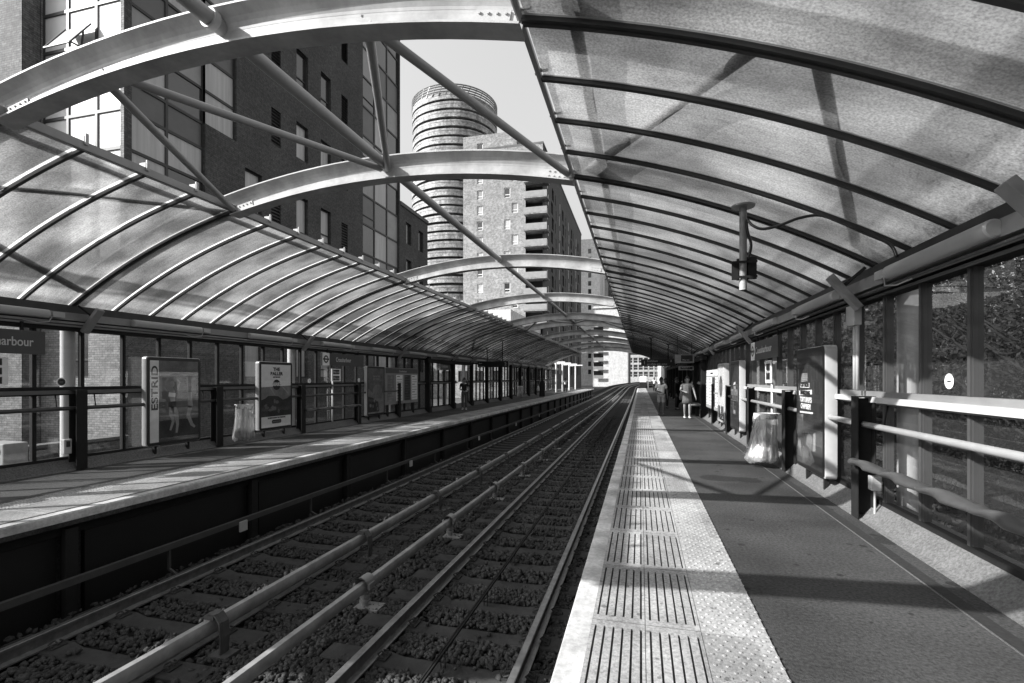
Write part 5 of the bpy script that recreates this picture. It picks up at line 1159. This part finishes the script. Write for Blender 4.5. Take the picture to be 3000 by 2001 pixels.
def person(label, x, y, rz, H, J, skin, top, bottom, hair, shoe, long_hair=False, dress=0, shorts=False, robe=False, slim=1.0, head_turn=(0,0)):
    """front faces local -Y. J: dict of joints for the limbs in units of body height."""
    t = thing('person', label, 'person', (x, y, .012), rz, local=True)
    def S(p): return (p[0]*H, p[1]*H, p[2]*H)
    D = dict(hipL=(.05,0,.52), kneeL=(.055,-.01,.285), ankL=(.055,.01,.045), toeL=(.06,-.085,.018), hipR=(-.05,0,.52), kneeR=(-.055,-.01,.285), ankR=(-.055,.01,.045), toeR=(-.06,-.085,.018),
             shL=(.105,0,.815), elL=(.135,.01,.635), wrL=(.145,-.03,.49), shR=(-.105,0,.815), elR=(-.135,.01,.635), wrR=(-.145,-.03,.49))
    D.update(J); V = []; E = []; R = []
    def a(p, r, par=None):
        V.append(S(p)); R.append((r*H*slim, r*H*slim) if not isinstance(r, tuple) else (r[0]*H*slim, r[1]*H*slim))
        if par is not None: E.append((par, len(V)-1))
        return len(V)-1
    pel = a((0,0,.54), (.082,.058)); wa = a((0,0,.62), (.068,.050), pel); ch = a((0,.004,.73), (.088,.058), wa); nb = a((0,.004,.815), (.052,.04), ch)
    nk = a((0,.0,.855), .032, nb); j0 = a((0,-.006,.885), (.040,.046), nk); hd = a((0,-.004,.925), (.046,.056), j0); tp = a((0,.004,.965), (.042,.050), hd); a((0,.004,.99), (.024,.03), tp)
    for s in 'LR':
        sg = 1 if s == 'L' else -1
        h = a(D['hip'+s], .050, pel); k = a(D['knee'+s], .033, h); c = a(tuple((np.array(D['knee'+s])*.62+np.array(D['ank'+s])*.38)), .030, k); an = a(D['ank'+s], .021, c); he = a(D['toe'+s], (.026,.016), an)
        sh = a(D['sh'+s], .036, ch); el = a(D['el'+s], .024, sh); wr = a(D['wr'+s], .016, el)
        d = np.array(D['wr'+s]) - np.array(D['el'+s]); d = d/np.linalg.norm(d)
        pm = np.array(D['wr'+s]) + d*.028; pl = a(tuple(pm), (.022,.013), wr)
        side = np.cross(d, [1,0,0]); side /= (np.linalg.norm(side) or 1)
        for q in range(4):
            o = side*(q-1.5)*.011; L = [.036,.042,.040,.032][q]
            f1 = a(tuple(pm + d*.022 + o), .0050, pl); f2 = a(tuple(pm + d*(.022+L*.6) + o + np.array([-sg*.004,0,0])), .0045, f1); a(tuple(pm + d*(.022+L) + o + np.array([-sg*.012,0,0])), .0038, f2)
        th = a(tuple(pm - side*.024 + d*.006), .0055, pl); a(tuple(pm - side*.032 + d*.026), .0048, th)
    body = skin_mesh('body', V, E, R, M[skin], t, 0, 2)
    # face details and hair
    f = MB(); hc = np.array([0,-.004,.928])*H
    for sx in (-1, 1): f.path([(sx*.017*H, -.051*H, .930*H), (sx*.017*H, -.056*H, .930*H)], [.006*H,.004*H], 8)
    f.path([(-.014*H,-.048*H,.893*H),(0,-.054*H,.891*H),(.014*H,-.048*H,.893*H)], .0035*H, 6); f.build('eyes_and_mouth', M['hair'], t, smooth=True)
    nz = MB(); nz.path([(0,-.050*H,.930*H),(0,-.064*H,.908*H),(0,-.050*H,.903*H)], [.004*H,.009*H,.004*H], 8)
    for sx in (-1, 1): nz.path([(sx*.046*H,.0,.935*H),(sx*.055*H,.006*H,.925*H),(sx*.046*H,.002*H,.906*H)], [.004*H,.008*H,.004*H], 6)
    nz.build('nose_and_ears', M[skin], t, smooth=True)
    hb = MB(); rings = []
    for i in range(9):
        fz = i/8; ph = math.radians(92*fz); rr = [(.054*math.cos(ph)+.004*math.sin(5*k+i))*H for k in range(16)]
        rings.append([(rr[k]*math.cos(2*math.pi*k/16)*.98, (.008*H + rr[k]*math.sin(2*math.pi*k/16)*1.18), (.935+.018*(math.sin(2*math.pi*k/16) < -.3)+.068*math.sin(ph))*H) for k in range(16)])
    hb.loft(rings)
    if long_hair:
        rings = [[((.050+.012*q)*H*math.cos(math.pi*k/9), (.012+(.045+.01*q)*math.sin(math.pi*k/9))*H, (.955-.17*q)*H) for k in range(10)] + [((.035)*H*math.cos(math.pi*(9-k)/9), (.014+.02*math.sin(math.pi*k/9))*H, (.955-.17*q)*H) for k in range(10)] for q in (0,.5,1)]
        hb.loft(rings)
    hb.build('hair', M[hair], t, smooth=True)
    # clothes as their own skinned shells
    def shell(name, pts, eds, rad, m, sub=2): return skin_mesh(name, [S(p) for p in pts], eds, [(r*H*slim, r*H*slim) if not isinstance(r, tuple) else (r[0]*H*slim, r[1]*H*slim) for r in rad], M[m], t, 0, sub)
    mid = lambda A, B, f: tuple(np.array(D[A])*(1-f)+np.array(D[B])*f)
    if top:
        sl = .62 if top[1] == 'short' else .97
        shell('top', [(0,0,.545),(0,0,.62),(0,.004,.73),(0,.004,.826), D['shL'], mid('shL','elL',sl), D['shR'], mid('shR','elR',sl)] + ([mid('elL','wrL',.95), mid('elR','wrR',.95)] if top[1] == 'long' else []),
              [(0,1),(1,2),(2,3),(2,4),(4,5),(2,6),(6,7)] + ([(5,8),(7,9)] if top[1] == 'long' else []), [(.098,.075),(.086,.068),(.100,.072),(.050,.046),.047,.038,.047,.038] + ([.027,.027] if top[1] == 'long' else []), top[0])
    if bottom:
        fl = .62 if shorts else .93
        if shorts: pts = [(0,0,.545), D['hipL'], mid('hipL','kneeL',.85), D['hipR'], mid('hipR','kneeR',.85)]; ed = [(0,1),(1,2),(0,3),(3,4)]; ra_ = [(.090,.068),.062,.056,.062,.056]
        else: pts = [(0,0,.545), D['hipL'], D['kneeL'], mid('kneeL','ankL',.92), D['hipR'], D['kneeR'], mid('kneeR','ankR',.92)]; ed = [(0,1),(1,2),(2,3),(0,4),(4,5),(5,6)]; ra_ = [(.088,.066),.060,.046,.040,.060,.046,.040]
        shell('trousers' if not shorts else 'shorts', pts, ed, ra_, bottom)
    if dress:
        rings = []; kx = (D['kneeL'][0]+D['kneeR'][0])/2
        for z, rx, ry in ((.845,.05,.045),(.80,.105,.07),(.72,.098,.072),(.62,.082,.064),(.54,.100,.080),(.44,.108,.088),(dress,.118,.098),(dress-.002,.108,.09)):
            rings.append([((rx+.006*math.sin(5*q))*H*math.cos(2*math.pi*q/24), (ry+.006*math.sin(4*q+1))*H*math.sin(2*math.pi*q/24), z*H) for q in range(24)])
        MB().loft(rings).build('dress', M[top_d(label)], t, smooth=True)
        shell('sleeves', [(0,.004,.79), D['shL'], mid('shL','elL',.55), D['shR'], mid('shR','elR',.55)], [(0,1),(1,2),(0,3),(3,4)], [(.06,.045),.044,.036,.044,.036], top_d(label))
    if robe:
        rings = []
        for z, rx, ry, oy in ((1.012,.02,.02,.004),(.985,.046,.055,.006),(.93,.062,.066,.010),(.87,.060,.064,.012),(.82,.115,.075,.004),(.70,.125,.085,0),(.55,.130,.095,0),(.35,.140,.105,0),(.12,.150,.115,0),(.05,.155,.12,0)):
            rings.append([((rx+.008*math.sin(6*q+z*9))*H*math.cos(2*math.pi*q/28), (oy+(ry+.008*math.sin(5*q+1))*math.sin(2*math.pi*q/28))*H, z*H) for q in range(28)])
        MB().loft(rings).build('robe', M['cdark'], t, smooth=True)
    for s in 'LR':
        b = MB(); A, T = np.array(D['ank'+s])*H, np.array(D['toe'+s])*H; d = T-A; d[2] = 0; d /= (np.linalg.norm(d) or 1); z0 = max(0, T[2]-.016*H)
        rings = []
        for u, w, hh in ((-.035,.016,.03),(-.028,.024,.045),(.0,.026,.048),(.04,.027,.032),(.075,.028,.024),(.10,.020,.018),(.108,.008,.010)):
            c = A + d*u*H; pr = np.array([-d[1], d[0], 0]); rings.append([tuple(c*[1,1,0] + pr*w*H*math.cos(q) + np.array([0,0,z0+hh*H*.5*(1+math.sin(q))])) for q in np.linspace(0, 2*math.pi, 12, endpoint=False)])
        b.loft(rings).build('shoe', M[shoe], t, smooth=True)
    return t
def top_d(label): return 'cmid'
def bag(x, y, z, w, h, m, label, d=.12):
    t = thing('bag', label, 'bag', (x, y, z)); rings = []
    for f, s in ((0,.6),(.08,.95),(.4,1.05),(.8,.8),(1,.45)):
        rings.append([(x+w/2*s*math.cos(2*math.pi*q/18)*(1+.06*math.sin(3*q)), y+d/2*s*math.sin(2*math.pi*q/18), z+h*f) for q in range(18)])
    MB().loft(rings).build('bag_body', M[m], t, smooth=True)
    MB().path([(x-w*.15,y,z+h*.98),(x-w*.06,y,z+h*1.25),(x+w*.06,y,z+h*1.25),(x+w*.15,y,z+h*.98)], .006, 6).build('handle', M[m], t, smooth=True)
walkA = dict(hipL=(.05,0,.52), kneeL=(.055,-.06,.29), ankL=(.055,-.045,.06), toeL=(.06,-.13,.03), kneeR=(-.055,.0,.29), ankR=(-.05,.085,.07), toeR=(-.052,.01,.02))
person('person in loose white T-shirt and pale shorts walking towards the camera, right platform', .84, 21.8, .05, 1.60, dict(walkA, elL=(.15,.03,.64), wrL=(.155,.0,.50), elR=(-.15,.0,.65), wrR=(-.06,-.10,.63)), 'skin2', ('cwhite','short'), 'clight', 'hair', 'cmid', shorts=True)
person('person in a grey knee-length dress and white shoes walking along the right platform', 1.77, 20.6, -.05, 1.64, dict(walkA, elL=(.16,.01,.65), wrL=(.19,-.03,.52), elR=(-.15,.0,.66), wrR=(-.07,-.11,.64)), 'skin1', None, None, 'hair', 'cwhite', long_hair=True, dress=.36)
person('person in dark clothes standing side-on behind the two walkers, bag in hand', 1.75, 26.0, 1.2, 1.60, dict(elL=(.13,-.04,.64), wrL=(.13,-.13,.60)), 'skin2', ('cdark','long'), 'cdark', 'hair', 'cdark')
bag(1.98, 25.8, .50, .26, .42, 'clight', 'pale carrier bag hanging from the hand of the dark-clothed person')
person('person in a dark top half hidden behind the walker in white', 1.25, 27.0, .3, 1.58, {}, 'skin2', ('cdark','long'), 'cdark', 'hair', 'cdark')
person('distant person in a white top and dark trousers in the sun on the right platform', 1.5, 58.5, .1, 1.62, dict(elR=(-.17,.0,.70), wrR=(-.22,-.05,.76)), 'skin2', ('cwhite','short'), 'cdark', 'hair', 'cdark')
person('person in pale wide trousers and a dark cropped top leaning at the far left wall', -8.55, 23.4, .35, 1.58, dict(elL=(.14,-.02,.65), wrL=(.06,-.12,.60), elR=(-.14,.0,.66), wrR=(-.05,-.13,.60)), 'skin1', ('cdark','short'), 'cmid', 'hair', 'cwhite')
person('person in a long black robe holding a white bag on the left platform', -7.75, 39.5, .2, 1.55, {}, 'skin2', None, None, 'hair', 'cdark', robe=True)
bag(-8.02, 39.3, .52, .22, .42, 'cwhite', 'small white bag beside the black robe')
person('distant person with a white top standing at the end of the left platform', -7.9, 53.3, .2, 1.55, dict(kneeL=(.07,-.01,.285), ankL=(.08,.01,.045), toeL=(.085,-.085,.018)), 'skin2', ('cwhite','short'), 'cdark', 'hair', 'cdark')
